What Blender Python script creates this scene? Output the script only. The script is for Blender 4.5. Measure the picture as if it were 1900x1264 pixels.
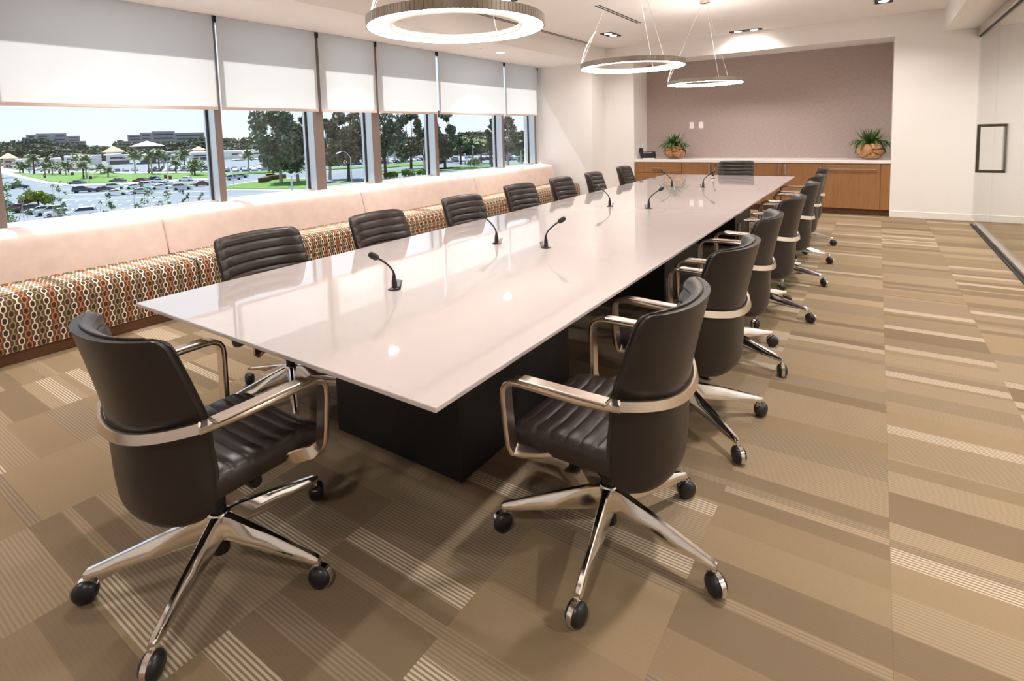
import bpy, bmesh, math, random
import numpy as np
from mathutils import Vector, Matrix, Euler
for o in list(bpy.data.objects): bpy.data.objects.remove(o)
sc = bpy.context.scene
COL = sc.collection
PI = math.pi
rnd = random.Random(7)

# ------------------------------------------------------------------ camera
CH = 1.453                                   # eye height (m)
CR = (1.48386240, 0.02835572, 0.59503184)    # camera rotation
CF, CCX, CCY = 999.46, 949.94, 334.40        # focal length and principal point, pixels of the 1900x1264 frame
cd = bpy.data.cameras.new('camera'); cam = bpy.data.objects.new('camera', cd); COL.objects.link(cam)
cam.location = (0, 0, CH); cam.rotation_euler = CR
cd.sensor_width = 36; cd.lens = CF / 1900 * 36
cd.shift_x = (950 - CCX) / 1900; cd.shift_y = (CCY - 632) / 1900
cd.clip_start = .05; cd.clip_end = 3000
sc.camera = cam

# ------------------------------------------------------------------ light
sc.view_settings.view_transform = 'Standard'; sc.view_settings.look = 'None'
sc.view_settings.gamma = 1; sc.view_settings.use_curve_mapping = False
sc.view_settings.exposure = 0.55
sc.cycles.max_bounces = 10; sc.cycles.diffuse_bounces = 5; sc.cycles.glossy_bounces = 5
sc.cycles.transparent_max_bounces = 16; sc.cycles.transmission_bounces = 6
sc.cycles.sample_clamp_indirect = 6; sc.cycles.caustics_reflective = False; sc.cycles.caustics_refractive = False
wd = bpy.data.worlds.new('sky'); sc.world = wd; wd.use_nodes = True
wn = wd.node_tree; wn.nodes.clear()
_o = wn.nodes.new('ShaderNodeOutputWorld'); _b = wn.nodes.new('ShaderNodeBackground')
_t = wn.nodes.new('ShaderNodeTexCoord'); _s = wn.nodes.new('ShaderNodeSeparateXYZ'); _r = wn.nodes.new('ShaderNodeValToRGB')
wn.links.new(_t.outputs['Generated'], _s.inputs[0]); wn.links.new(_s.outputs['Z'], _r.inputs[0])
_r.color_ramp.elements[0].position = 0.0; _r.color_ramp.elements[0].color = (.84, .92, .98, 1)
_r.color_ramp.elements[1].position = 0.75; _r.color_ramp.elements[1].color = (.42, .66, .97, 1)
wn.links.new(_r.outputs[0], _b.inputs[0]); _b.inputs[1].default_value = 0.80
wn.links.new(_b.outputs[0], _o.inputs[0])
sd = bpy.data.lights.new('sun', 'SUN'); sd.energy = 6.2; sd.angle = math.radians(.8); sd.color = (1, .97, .92)
sun = bpy.data.objects.new('sun', sd); COL.objects.link(sun)
sun.rotation_euler = Vector((1, .09, -1.64)).to_track_quat('-Z', 'Y').to_euler()

# ------------------------------------------------------------------ pixel helpers (a pixel gives a direction only)
_R = Euler(CR, 'XYZ').to_matrix()
def ray(x, y): return _R @ Vector(((x - CCX) / CF, -(y - CCY) / CF, -1))
GZ = -10.5                                   # street level below the floor of this room
def gnd(x, y, z=GZ):
    d = ray(x, y); t = (z - CH) / d.z; return Vector((d.x * t, d.y * t, z))
def at(x, y, dist):
    d = ray(x, y); t = dist / math.hypot(d.x, d.y); return Vector((d.x * t, d.y * t, CH + d.z * t))

# ------------------------------------------------------------------ scene helpers
def tag(o, label=None, cat=None, group=None, kind=None):
    if label: o['label'] = label
    if cat: o['category'] = cat
    if group: o['group'] = group
    if kind: o['kind'] = kind
    return o
def empty(name, loc=(0, 0, 0), rz=0, **k):
    o = bpy.data.objects.new(name, None); COL.objects.link(o); o.location = loc; o.rotation_euler = (0, 0, rz)
    o.empty_display_size = .1
    return tag(o, **k)
def put(name, me, parent=None, loc=(0, 0, 0), rot=(0, 0, 0), **k):
    o = bpy.data.objects.new(name, me); COL.objects.link(o); o.location = loc; o.rotation_euler = rot
    if parent: o.parent = parent
    return tag(o, **k)

class MB:
    def __init__(s): s.v = []; s.f = []; s.m = []; s.rb = False
    def add(s, vs, fs, m=0):
        b = len(s.v); s.v += [tuple(p) for p in vs]; s.f += [tuple(i + b for i in f) for f in fs]; s.m += [m] * len(fs); return s
    def box(s, x0, x1, y0, y1, z0, z1, m=0):
        return s.add([(x0, y0, z0), (x1, y0, z0), (x1, y1, z0), (x0, y1, z0), (x0, y0, z1), (x1, y0, z1), (x1, y1, z1), (x0, y1, z1)],
                     [(0, 3, 2, 1), (4, 5, 6, 7), (0, 1, 5, 4), (1, 2, 6, 5), (2, 3, 7, 6), (3, 0, 4, 7)], m)
    def rbox(s, x0, x1, y0, y1, z0, z1, r=.01, seg=2, m=0):
        s.rb = True; bm = bmesh.new(); bmesh.ops.create_cube(bm, size=1)
        for v in bm.verts: v.co = ((x0 + x1) / 2 + v.co.x * (x1 - x0), (y0 + y1) / 2 + v.co.y * (y1 - y0), (z0 + z1) / 2 + v.co.z * (z1 - z0))
        bmesh.ops.bevel(bm, geom=bm.edges[:], offset=r, segments=seg, affect='EDGES', profile=.5)
        bm.verts.index_update(); s.add([v.co[:] for v in bm.verts], [[v.index for v in f.verts] for f in bm.faces], m); bm.free(); return s
    def prism(s, poly, z0, z1, m=0):
        n = len(poly)
        a = sum(poly[i][0] * poly[(i + 1) % n][1] - poly[(i + 1) % n][0] * poly[i][1] for i in range(n))
        if a < 0: poly = poly[::-1]
        return s.add([(p[0], p[1], z0) for p in poly] + [(p[0], p[1], z1) for p in poly],
                     [tuple(range(n))[::-1], tuple(range(n, 2 * n))] + [(i, (i + 1) % n, n + (i + 1) % n, n + i) for i in range(n)], m)
    def extrude(s, prof, axis, a, b, m=0):
        # prof: closed 2D outline; axis 0: (y,z) along x, 1: (x,z) along y
        n = len(prof)
        if axis == 0: va = [(a, p[0], p[1]) for p in prof]; vb = [(b, p[0], p[1]) for p in prof]
        else: va = [(p[0], a, p[1]) for p in prof]; vb = [(p[0], b, p[1]) for p in prof]
        return s.add(va + vb, [tuple(range(n)), tuple(range(n, 2 * n))[::-1]] + [(i, n + i, n + (i + 1) % n, (i + 1) % n) for i in range(n)], m)
    def tube(s, pts, r, n=8, m=0, cap=True):
        pts = [Vector(p) for p in pts]; k = len(pts); rr = r if isinstance(r, (list, tuple)) else [r] * k
        vs = []; fs = []; t0 = (pts[1] - pts[0]).normalized()
        u = t0.cross(Vector((0, 0, 1)));
        if u.length < .05: u = t0.cross(Vector((1, 0, 0)))
        u.normalize()
        for i, p in enumerate(pts):
            t = (pts[min(i + 1, k - 1)] - pts[max(i - 1, 0)]).normalized()
            u = (u - t * u.dot(t)).normalized(); w = t.cross(u)
            for j in range(n):
                a = 2 * PI * j / n; vs.append(p + (u * math.cos(a) + w * math.sin(a)) * rr[i])
        for i in range(k - 1):
            for j in range(n):
                j2 = (j + 1) % n; fs.append((i * n + j, i * n + j2, (i + 1) * n + j2, (i + 1) * n + j))
        if cap: fs += [tuple(range(n))[::-1], tuple(range((k - 1) * n, k * n))]
        return s.add(vs, fs, m)
    def ribbon(s, pts, side, w, t, m=0):
        # flat bar swept along pts; w is its width along the side vectors, t its thickness; rounded section
        pts = [Vector(p) for p in pts]; k = len(pts); vs = []; fs = []
        sec = [(-.5, -.2), (-.5, .2), (-.42, .5), (.42, .5), (.5, .2), (.5, -.2), (.42, -.5), (-.42, -.5)]; n = 8
        for i, p in enumerate(pts):
            tg = (pts[min(i + 1, k - 1)] - pts[max(i - 1, 0)]).normalized()
            sv = Vector(side[i] if isinstance(side, list) else side); sv = (sv - tg * sv.dot(tg)).normalized(); nv = tg.cross(sv)
            for a, b in sec: vs.append(p + sv * (a * w) + nv * (b * t))
        for i in range(k - 1):
            for j in range(n):
                j2 = (j + 1) % n; fs.append((i * n + j, i * n + j2, (i + 1) * n + j2, (i + 1) * n + j))
        fs += [tuple(range(n))[::-1], tuple(range((k - 1) * n, k * n))]
        return s.add(vs, fs, m)
    def lathe(s, prof, n=20, o=(0, 0, 0), m=0, axis='z', cap=True):
        vs = []; fs = []; k = len(prof)
        for r, z in prof:
            for j in range(n):
                a = 2 * PI * j / n; x, y = r * math.cos(a), r * math.sin(a)
                p = (x, y, z) if axis == 'z' else ((x, z, y) if axis == 'y' else (z, x, y))
                vs.append((p[0] + o[0], p[1] + o[1], p[2] + o[2]))
        for i in range(k - 1):
            for j in range(n):
                j2 = (j + 1) % n; fs.append((i * n + j, i * n + j2, (i + 1) * n + j2, (i + 1) * n + j))
        if cap: fs += [tuple(range(n))[::-1], tuple(range((k - 1) * n, k * n))]
        return s.add(vs, fs, m)
    def cyl(s, p0, p1, r, n=12, m=0, r1=None): return s.tube([p0, p1], [r, r if r1 is None else r1], n, m)
    def grid(s, P, m=0, cu=False, flip=False):
        nv = len(P); nu = len(P[0]); vs = [q for row in P for q in row]; fs = []
        for i in range(nv - 1):
            for j in range(nu if cu else nu - 1):
                j2 = (j + 1) % nu; q = (i * nu + j, i * nu + j2, (i + 1) * nu + j2, (i + 1) * nu + j); fs.append(q[::-1] if flip else q)
        return s.add(vs, fs, m)
    def mesh(s, name, mats, smooth=None):
        if smooth is None: smooth = 18 if s.rb else 50
        me = bpy.data.meshes.new(name); me.from_pydata(s.v, [], s.f)
        for mt in (mats if isinstance(mats, (list, tuple)) else [mats]): me.materials.append(mt)
        if any(s.m): me.polygons.foreach_set('material_index', s.m)
        if smooth:
            me.polygons.foreach_set('use_smooth', [True] * len(s.f)); me.set_sharp_from_angle(angle=math.radians(smooth))
        me.update(); return me
    def recalc(s):
        bm = bmesh.new(); vs = [bm.verts.new(p) for p in s.v]
        for f, m in zip(s.f, s.m):
            try: q = bm.faces.new([vs[i] for i in f]); q.material_index = m
            except ValueError: pass
        bmesh.ops.recalc_face_normals(bm, faces=bm.faces[:]); bm.verts.index_update()
        s.v = [v.co[:] for v in bm.verts]; s.f = [tuple(v.index for v in f.verts) for f in bm.faces]; s.m = [f.material_index for f in bm.faces]; bm.free(); return s
    def obj(s, name, mats, parent=None, loc=(0, 0, 0), rot=(0, 0, 0), smooth=None, **k):
        return put(name, s.mesh(name, mats, smooth), parent, loc, rot, **k)

# ------------------------------------------------------------------ materials
class NT:
    def __init__(s, name):
        s.mt = bpy.data.materials.new(name); s.mt.use_nodes = True; s.t = s.mt.node_tree; s.t.nodes.clear()
        s.out = s.t.nodes.new('ShaderNodeOutputMaterial')
    def n(s, typ, **k):
        q = s.t.nodes.new(typ)
        for a, b in k.items(): setattr(q, a, b)
        return q
    def put(s, sock, v):
        if isinstance(v, bpy.types.NodeSocket): s.t.links.new(v, sock)
        elif isinstance(v, (tuple, list)) and len(v) == 3 and sock.type == 'RGBA': sock.default_value = (*v, 1)
        else: sock.default_value = v
    def m(s, op, a, b=0.0, c=None):
        q = s.n('ShaderNodeMath', operation=op); s.put(q.inputs[0], a); s.put(q.inputs[1], b)
        if c is not None: s.put(q.inputs[2], c)
        return q.outputs[0]
    def mix(s, f, a, b):
        q = s.n('ShaderNodeMix', data_type='RGBA'); s.put(q.inputs[0], f); s.put(q.inputs[6], a); s.put(q.inputs[7], b); return q.outputs[2]
    def coord(s, which='Object'): return s.n('ShaderNodeTexCoord').outputs[which]
    def xyz(s, v):
        q = s.n('ShaderNodeSeparateXYZ'); s.put(q.inputs[0], v); return q.outputs
    def noise(s, scale, detail=3, vec=None, dist=0):
        q = s.n('ShaderNodeTexNoise'); q.inputs['Scale'].default_value = scale; q.inputs['Detail'].default_value = detail; q.inputs['Distortion'].default_value = dist
        s.put(q.inputs['Vector'], vec if vec is not None else s.coord()); return q.outputs[0]
    def white(s, vec):
        q = s.n('ShaderNodeTexWhiteNoise', noise_dimensions='3D'); s.put(q.inputs[0], vec); return q.outputs[0]
    def comb(s, x, y, z):
        q = s.n('ShaderNodeCombineXYZ'); s.put(q.inputs[0], x); s.put(q.inputs[1], y); s.put(q.inputs[2], z); return q.outputs[0]
    def ramp(s, f, stops, interp='LINEAR'):
        q = s.n('ShaderNodeValToRGB'); s.put(q.inputs[0], f); e = q.color_ramp.elements; q.color_ramp.interpolation = interp
        while len(e) > 1: e.remove(e[-1])
        for i, (p, c) in enumerate(stops):
            x = e[0] if i == 0 else e.new(p); x.position = p; x.color = (*c, 1) if len(c) == 3 else c
        return q.outputs[0]
    def pbr(s, col, rough=.5, metal=0.0, bump=None, bs=.2, bd=.01, coat=0.0, spec=.5, trans=0.0, emit=None, es=0.0):
        p = s.n('ShaderNodeBsdfPrincipled')
        s.put(p.inputs['Base Color'], col); s.put(p.inputs['Roughness'], rough); s.put(p.inputs['Metallic'], metal)
        p.inputs['Coat Weight'].default_value = coat; p.inputs['Coat Roughness'].default_value = .03; p.inputs['Specular IOR Level'].default_value = spec
        p.inputs['Transmission Weight'].default_value = trans
        if emit: s.put(p.inputs['Emission Color'], emit); p.inputs['Emission Strength'].default_value = es
        if bump is not None:
            b = s.n('ShaderNodeBump'); b.inputs['Strength'].default_value = bs; b.inputs['Distance'].default_value = bd
            s.put(b.inputs['Height'], bump); s.t.links.new(b.outputs[0], p.inputs['Normal'])
        s.t.links.new(p.outputs[0], s.out.inputs[0]); return s.mt

def mat(name, col, rough=.5, metal=0.0, var=.12, scale=8, bump=0, bscale=60, **k):
    t = NT(name); f = t.noise(scale)
    c = t.mix(f, tuple(x * (1 - var) for x in col), tuple(min(1, x * (1 + var)) for x in col))
    return t.pbr(c, rough, metal, bump=t.noise(bscale, 4) if bump else None, bs=bump, **k)

def glassmat(name, tint, refl=1.0):
    t = NT(name); tr = t.n('ShaderNodeBsdfTransparent'); t.put(tr.inputs[0], tint)
    gl = t.n('ShaderNodeBsdfGlossy'); gl.inputs['Roughness'].default_value = .01
    lw = t.n('ShaderNodeLayerWeight'); lw.inputs[0].default_value = .5
    f = t.m('MULTIPLY_ADD', t.m('POWER', lw.outputs['Facing'], 5.0), .75 * refl, .025 * refl)
    f = t.m('ADD', f, t.m('MULTIPLY', t.noise(3), .004))
    mx = t.n('ShaderNodeMixShader'); t.put(mx.inputs[0], f)
    t.t.links.new(tr.outputs[0], mx.inputs[1]); t.t.links.new(gl.outputs[0], mx.inputs[2]); t.t.links.new(mx.outputs[0], t.out.inputs[0]); return t.mt
def emitmat(name, col, s):
    t = NT(name); e = t.n('ShaderNodeEmission'); f = t.noise(4)
    t.put(e.inputs[0], t.mix(f, col, tuple(x * .97 for x in col))); e.inputs[1].default_value = s
    t.t.links.new(e.outputs[0], t.out.inputs[0]); return t.mt
def clothmat(name, col, transl, clear=0.0):
    t = NT(name); x = t.xyz(t.coord())
    w = t.m('ADD', t.m('MULTIPLY', t.m('SINE', t.m('MULTIPLY', x[1], 1600)), .5), t.m('MULTIPLY', t.m('SINE', t.m('MULTIPLY', x[2], 1600)), .5))
    c = t.mix(t.m('MULTIPLY_ADD', w, .25, .5), tuple(a * .97 for a in col), col)
    d = t.n('ShaderNodeBsdfDiffuse'); tl = t.n('ShaderNodeBsdfTranslucent'); t.put(d.inputs[0], c); t.put(tl.inputs[0], c)
    mx = t.n('ShaderNodeMixShader'); mx.inputs[0].default_value = transl
    t.t.links.new(d.outputs[0], mx.inputs[1]); t.t.links.new(tl.outputs[0], mx.inputs[2]); o = mx.outputs[0]
    if clear:
        tr = t.n('ShaderNodeBsdfTransparent'); m2 = t.n('ShaderNodeMixShader'); m2.inputs[0].default_value = clear
        t.t.links.new(o, m2.inputs[1]); t.t.links.new(tr.outputs[0], m2.inputs[2]); o = m2.outputs[0]
    t.t.links.new(o, t.out.inputs[0]); return t.mt
def woodmat(name, c0, c1, rough=.45, axis=2, sc_=1.0):
    t = NT(name); x = t.xyz(t.coord())
    g = [x[0], x[1], x[2]]; g = [t.m('MULTIPLY', q, (2.5 if i == axis else 34) * sc_) for i, q in enumerate(g)]
    f = t.noise(1.0, 5, t.comb(*g), .6)
    return t.pbr(t.ramp(f, [(.25, c0), (.75, c1)]), rough, bump=f, bs=.08, bd=.002)

def carpetmat(name):
    t = NT(name); x = t.xyz(t.coord()); r = t.n('ShaderNodeObjectInfo').outputs['Random']; gx = t.xyz(t.n('ShaderNodeNewGeometry').outputs['Position'])
    y = t.m('ADD', x[1], t.m('MULTIPLY', r, 31.7))
    col = t.m('FLOOR', t.m('DIVIDE', t.m('SUBTRACT', gx[0], .07), .546))
    wob = t.m('MULTIPLY', t.white(t.comb(col, t.m('FLOOR', t.m('DIVIDE', gx[1], .546)), 3.3)), .05)
    b1 = t.m('FLOOR', t.m('DIVIDE', t.m('ADD', y, wob), .078))       # bands of a tile
    w1 = t.white(t.comb(b1, t.m('MULTIPLY', r, 97), col)); b2 = t.m('FLOOR', t.m('DIVIDE', y, .156)); w2 = t.white(t.comb(b2, t.m('MULTIPLY', r, 53), col))
    fine = t.m('MULTIPLY_ADD', t.m('SINE', t.m('MULTIPLY', gx[1], 2 * PI / .0125)), .5, .5)
    speck = t.noise(420, 2)
    dark = (.225, .160, .098); mid = (.285, .203, .120); lite = (.320, .230, .137); bright = (.60, .50, .385)
    base = t.ramp(w2, [(0, dark), (.30, mid), (.62, lite), (.85, mid)], 'CONSTANT')
    stripe = t.mix(t.m('GREATER_THAN', fine, .45), mid, bright)
    soft = t.mix(t.m('MULTIPLY', fine, .5), base, t.mix(.5, base, bright))
    base = t.mix(t.m('GREATER_THAN', t.white(t.comb(b2, col, t.m('MULTIPLY', r, 11))), .45), base, soft)
    c = t.mix(t.m('LESS_THAN', w1, .10), base, stripe)
    c = t.mix(t.m('GREATER_THAN', w1, .93), c, dark)
    c = t.mix(t.m('MULTIPLY', speck, .55), c, t.mix(.6, c, (.06, .045, .03)))
    return t.pbr(c, .95, bump=t.m('ADD', t.m('MULTIPLY', fine, .6), speck), bs=.25, bd=.003, spec=.2)

def benchfabric(name):
    t = NT(name); uv = t.xyz(t.n('ShaderNodeUVMap').outputs[0])
    PU, PV = .0375, .080
    u = t.m('DIVIDE', uv[0], PU); i = t.m('FLOOR', u); x = t.m('ABSOLUTE', t.m('MULTIPLY', t.m('SUBTRACT', t.m('SUBTRACT', u, i), .5), PU))
    odd = t.m('MODULO', t.m('ABSOLUTE', i), 2.0)
    v = t.m('ADD', t.m('DIVIDE', uv[1], PV), t.m('MULTIPLY', odd, .5)); v = t.m('ADD', v, 20.0)
    y = t.m('ABSOLUTE', t.m('MULTIPLY', t.m('SUBTRACT', t.m('SUBTRACT', v, t.m('FLOOR', v)), .5), PV))
    d = t.m('MAXIMUM', x, t.m('ADD', t.m('MULTIPLY', x, .5), t.m('MULTIPLY', y, .50)))
    ring = t.m('MULTIPLY', t.m('GREATER_THAN', d, .0112), t.m('LESS_THAN', d, .0166))
    link = t.m('MULTIPLY', t.m('LESS_THAN', x, .0038), t.m('GREATER_THAN', y, .031))
    line = t.m('MAXIMUM', ring, link)
    q = t.m('MODULO', t.m('ABSOLUTE', i), 4.0)
    lc = t.mix(t.m('COMPARE', q, 1.0, .1), t.mix(t.m('COMPARE', q, 3.0, .1), (.80, .70, .56), (.55, .20, .085)), (.36, .28, .15))
    inner = t.m('LESS_THAN', d, .0112)
    bg = t.mix(inner, (.112, .066, .040), (.060, .036, .025))
    c = t.mix(line, bg, lc)
    return t.pbr(c, .85, bump=t.noise(500, 2), bs=.12, bd=.002, spec=.25)

def leathermat(name, col, rough=.38):
    t = NT(name); f = t.noise(9, 3)
    c = t.mix(f, tuple(a * .85 for a in col), tuple(a * 1.15 for a in col))
    q = t.n('ShaderNodeTexVoronoi'); q.inputs['Scale'].default_value = 420; t.put(q.inputs['Vector'], t.coord())
    return t.pbr(c, t.m('MULTIPLY_ADD', f, .12, rough - .06), bump=q.outputs[0], bs=.06, bd=.0015, spec=.45)

def tablemat(name):
    t = NT(name); p = t.coord(); x = t.xyz(p)
    n1 = t.noise(.55, 6, p, 1.6); v = t.m('ABSOLUTE', t.m('SUBTRACT', n1, .5))
    vein = t.m('MULTIPLY', t.ramp(v, [(0, (1, 1, 1)), (.012, (0, 0, 0))]), t.m('GREATER_THAN', t.noise(1.3, 2), .53))
    c = t.mix(t.noise(.7, 4), (.545, .48, .468), (.60, .54, .527)); c = t.mix(t.m('MULTIPLY', vein, .16), c, (.42, .36, .33))
    return t.pbr(c, .035, coat=.6, spec=.6)

def wallcover(name):
    t = NT(name); x = t.xyz(t.coord())
    a = t.noise(1, 4, t.comb(t.m('MULTIPLY', x[0], 22), 0.0, t.m('MULTIPLY', x[2], 160)))
    b = t.noise(1, 4, t.comb(t.m('MULTIPLY', x[0], 160), 0.0, t.m('MULTIPLY', x[2], 22)))
    f = t.m('MULTIPLY_ADD', t.m('ADD', a, b), .5, 0.0)
    return t.pbr(t.ramp(f, [(.3, (.33, .262, .24)), (.7, (.50, .41, .38))]), .9, bump=f, bs=.2, bd=.002, spec=.2)

W = {}
W['wall'] = mat('white_wall_paint', (.86, .83, .81), .7, var=.015, scale=3, bump=.02, bscale=200)
W['ceil'] = mat('ceiling_paint', (.87, .84, .82), .85, var=.012, scale=3)
W['base'] = mat('baseboard_paint', (.84, .81, .78), .45, var=.02)
W['carpet'] = carpetmat('striped_carpet')
W['alu'] = mat('satin_window_frame', (.66, .66, .66), .28, .9, var=.04, scale=20)
W['cap'] = mat('brown_mullion_front', (.25, .195, .175), .45, .5, var=.05, scale=20)  # room-facing mullion plate, browner and darker than the mullion body
W['darksteel'] = mat('dark_steel', (.16, .14, .12), .25, 1.0)
W['armpad'] = mat('satin_bronze_arm', (.50, .42, .36), .24, 1.0, var=.04)
W['gasket'] = mat('black_gasket', (.02, .02, .025), .6)
W['glass'] = glassmat('window_glass', (.975, .99, .995))
W['glass2'] = glassmat('partition_glass', (.965, .975, .97), 1.2)
W['shade'] = clothmat('shade_cloth', (.91, .905, .90), .62)
W['shadebar'] = mat('shade_hem', (.70, .58, .54), .6)
W['bracket'] = mat('dark_bracket', (.05, .05, .06), .5, .6)
W['fabric'] = benchfabric('hexagon_chain_fabric')
W['vinyl'] = leathermat('blush_vinyl', (.66, .52, .465), .48)
W['wood'] = woodmat('brown_oak_veneer', (.27, .125, .046), (.35, .17, .068), .4)
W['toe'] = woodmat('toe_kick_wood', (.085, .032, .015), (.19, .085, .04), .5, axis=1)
W['quartz'] = mat('white_quartz', (.86, .83, .82), .18, var=.03, scale=40)
W['cover'] = wallcover('taupe_wallcovering')
W['chrome'] = mat('polished_aluminium', (.86, .83, .80), .10, 1.0, var=.03)
W['armchrome'] = mat('satin_arm_metal', (.72, .62, .53), .22, 1.0, var=.03)
W['steel'] = mat('brushed_steel', (.62, .58, .55), .28, 1.0, var=.06, scale=60)
W['leather'] = leathermat('dark_brown_leather', (.021, .0150, .0145), .36)
W['leatherpad'] = leathermat('brown_channel_leather', (.034, .024, .0215), .34)
W['black'] = mat('black_plastic', (.014, .014, .016), .35)
W['matblack'] = mat('matt_black', (.010, .010, .012), .6)
W['table'] = tablemat('white_marble_glass')
W['tableedge'] = mat('glass_edge', (.70, .62, .58), .12)
W['ebony'] = mat('dark_ebony_base', (.010, .010, .014), .45)
W['whiteplastic'] = mat('white_plastic', (.88, .87, .86), .35, var=.02)
W['ringmetal'] = mat('ring_bronze_steel', (.45, .40, .34), .32, 1.0, var=.12, scale=30)
W['led'] = emitmat('warm_led', (1, .94, .875), 42)
W['rod'] = clothmat('acrylic_rod', (.98, .95, .92), .5, .45)
W['wire'] = mat('suspension_wire', (.80, .76, .72), .4, .6)
W['lamp'] = emitmat('downlight_lamp', (1, .92, .82), 30)
W['trim'] = mat('lamp_trim_white', (.85, .83, .81), .4, var=.02)

# ================================================================== the room
T_TOP = .74
XW, XG = -5.72, -5.878            # inner mullion face, glass plane
YB, YF, YC, YN = -2.6, 10.07, 9.45, 10.775
XN0, XN1, XGL, XS, XB = -3.94, .172, 1.157, -4.54, .752
ZC, ZL = 3.06, 2.74
def struct(name, mb, m, **k): return mb.obj(name, m, kind='structure', **k)

# floor with its carpet tiles
fl = struct('floor', MB().box(-6.0, 3.6, YB - .2, YF + 1, -.2, -.012), W['matblack'])
tile = MB().rbox(-.2729, .2729, -.2729, .2729, -.012, 0, .0003, 1).mesh('carpet_tile', W['carpet'])
for ix in range(-9, 2):
    for iy in range(-3, 19):
        put('carpet_tile', tile, fl, (.07 + .546 * (ix + .5), .273 + .546 * iy, 0))
struct('floor', MB().box(XGL + .006, 3.6, YB, YF, -.012, 0), W['carpet'])

# window wall
struct('wall_left', MB().box(-5.92, -5.68, YB, YC, -.2, .80), W['wall'])
struct('wall_left', MB().box(-5.92, -5.70, YB, YC, ZL, 3.5), W['wall'])
MUL = [(-2.45, -2.38), (-.62, -.55), (1.18, 1.25), (2.94, 3.01), (4.13, 4.27), (5.05, 5.19), (6.31, 6.38), (8.13, 8.19), (9.265, 9.32)]
for i, (a, b) in enumerate(MUL):
    w = empty('window_%d' % (i + 1), (XG, b, .8), kind='structure')
    MB().rbox(-.07, XW - XG - .006, a - b, 0, 0, ZL - .8, .004, 1).obj('mullion', W['alu'], w); MB().rbox(XW - XG - .006, XW - XG, a - b, 0, 0, ZL - .8, .002, 1).obj('mullion_front', W['cap'], w)
    for q in (a - b - .012, 0): MB().rbox(-.012, .018, q, q + .012, 0, ZL - .8, .002, 1).obj('gasket', W['gasket'], w)
    if True:
        nb = (MUL[i + 1][0] if i + 1 < len(MUL) else YC) - b
        MB().box(-.006, .006, .004, nb - .004, .03, ZL - .83).obj('glass_pane', W['glass'], w)
        MB().rbox(-.04, .10, 0, nb, 0, .035, .003, 1).obj('sill_rail', W['alu'], w)
        MB().rbox(-.04, .06, 0, nb, ZL - .84, ZL - .8, .003, 1).obj('head_rail', W['alu'], w)
struct('trim_1', MB().rbox(-6.30, -5.92, YB, YC + .3, .66, .78, .01, 2), mat('stone_ledge', (.72, .66, .60), .7, var=.08, scale=14))
# roller shades
SH = [(-2.36, -.60), (-.56, 1.19), (1.235, 2.954), (2.992, 4.169), (4.212, 5.095), (5.133, 6.316), (6.366, 8.132), (8.183, 9.30)]
SL = ['over the bench run at the back of the room', 'next to the shade at the back of the room', 'over the view of the two hilltop offices', 'over the pane with the yellow vehicle outside',
      'narrowest shade, over the pane with the street lamp', 'between the narrowest shade and the one over the palm grove', 'over the pane with the palm grove outside', 'next to the white end wall']
for (a, b), l in zip(SH, SL):
    s = empty('roller_shade', (-5.66, (a + b) / 2, 1.78), label='white translucent roller shade ' + l, cat='shade', group='roller shades'); h = (b - a) / 2
    MB().box(-.0015, .0015, -h, h, .028, ZL - 1.785).obj('shade_cloth', W['shade'], s)
    MB().rbox(-.007, .007, -h, h, 0, .032, .004, 1).obj('hem_bar', W['shadebar'], s)
    MB().rbox(-.02, .02, -h - .014, -h - .002, ZL - 1.85, ZL - 1.785, .003, 1).obj('bracket', W['bracket'], s); MB().rbox(-.02, .02, h + .002, h + .014, ZL - 1.85, ZL - 1.785, .003, 1).obj('bracket', W['bracket'], s)
# far walls, niche, column
mb = MB().box(XN1, XGL + .4, YF, YF + .9, 0, 3.5)
mb.box(XN0, XN1, YF, YF + .9, ZL, 3.5); mb.box(XS, XN0, YF, YF + .9, 0, 3.5); mb.box(XN0, XN1, YN + .01, YF + .9, 0, ZL)
mb.box(-6.1, XS, YC, YF + .9, -.2, 3.5)
struct('wall_far', mb, W['wall'])
struct('wall_niche', MB().box(XN0, XN1, YN, YN + .01, .8, ZL), W['cover'])
mb = MB().rbox(XN1, XGL - .01, YF - .012, YF, 0, .10, .004, 1); mb.rbox(XS, XN0, YF - .012, YF, 0, .10, .004, 1); mb.rbox(-4.75, XS, YC - .012, YC, 0, .10, .004, 1); mb.rbox(XS, XS + .012, YC, YF - .012, 0, .10, .004, 1)
struct('baseboard_far', mb, W['base'])
struct('wall_back', MB().box(-6.1, 3.6, YB - .2, YB, -.2, 3.5), W['wall'])
struct('wall_corridor', MB().box(3.4, 3.6, YB, YF, 0, 3.5).box(XGL + .4, 3.6, YF, YF + .9, 0, 3.5), W['wall'])
struct('baseboard_corridor', MB().rbox(XGL + .02, 3.4, YF - .012, YF, 0, .10, .004, 1), W['base'])
# ceilings
struct('ceiling', MB().box(XS, XB, YB, YF, ZC, 3.4), W['ceil'])
struct('ceiling', MB().box(-5.66, XS, YB, YC, ZL, 3.4), W['ceil'])
struct('ceiling', MB().box(XB, 3.5, YB, YF, ZL, 3.4), W['ceil'])
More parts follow.
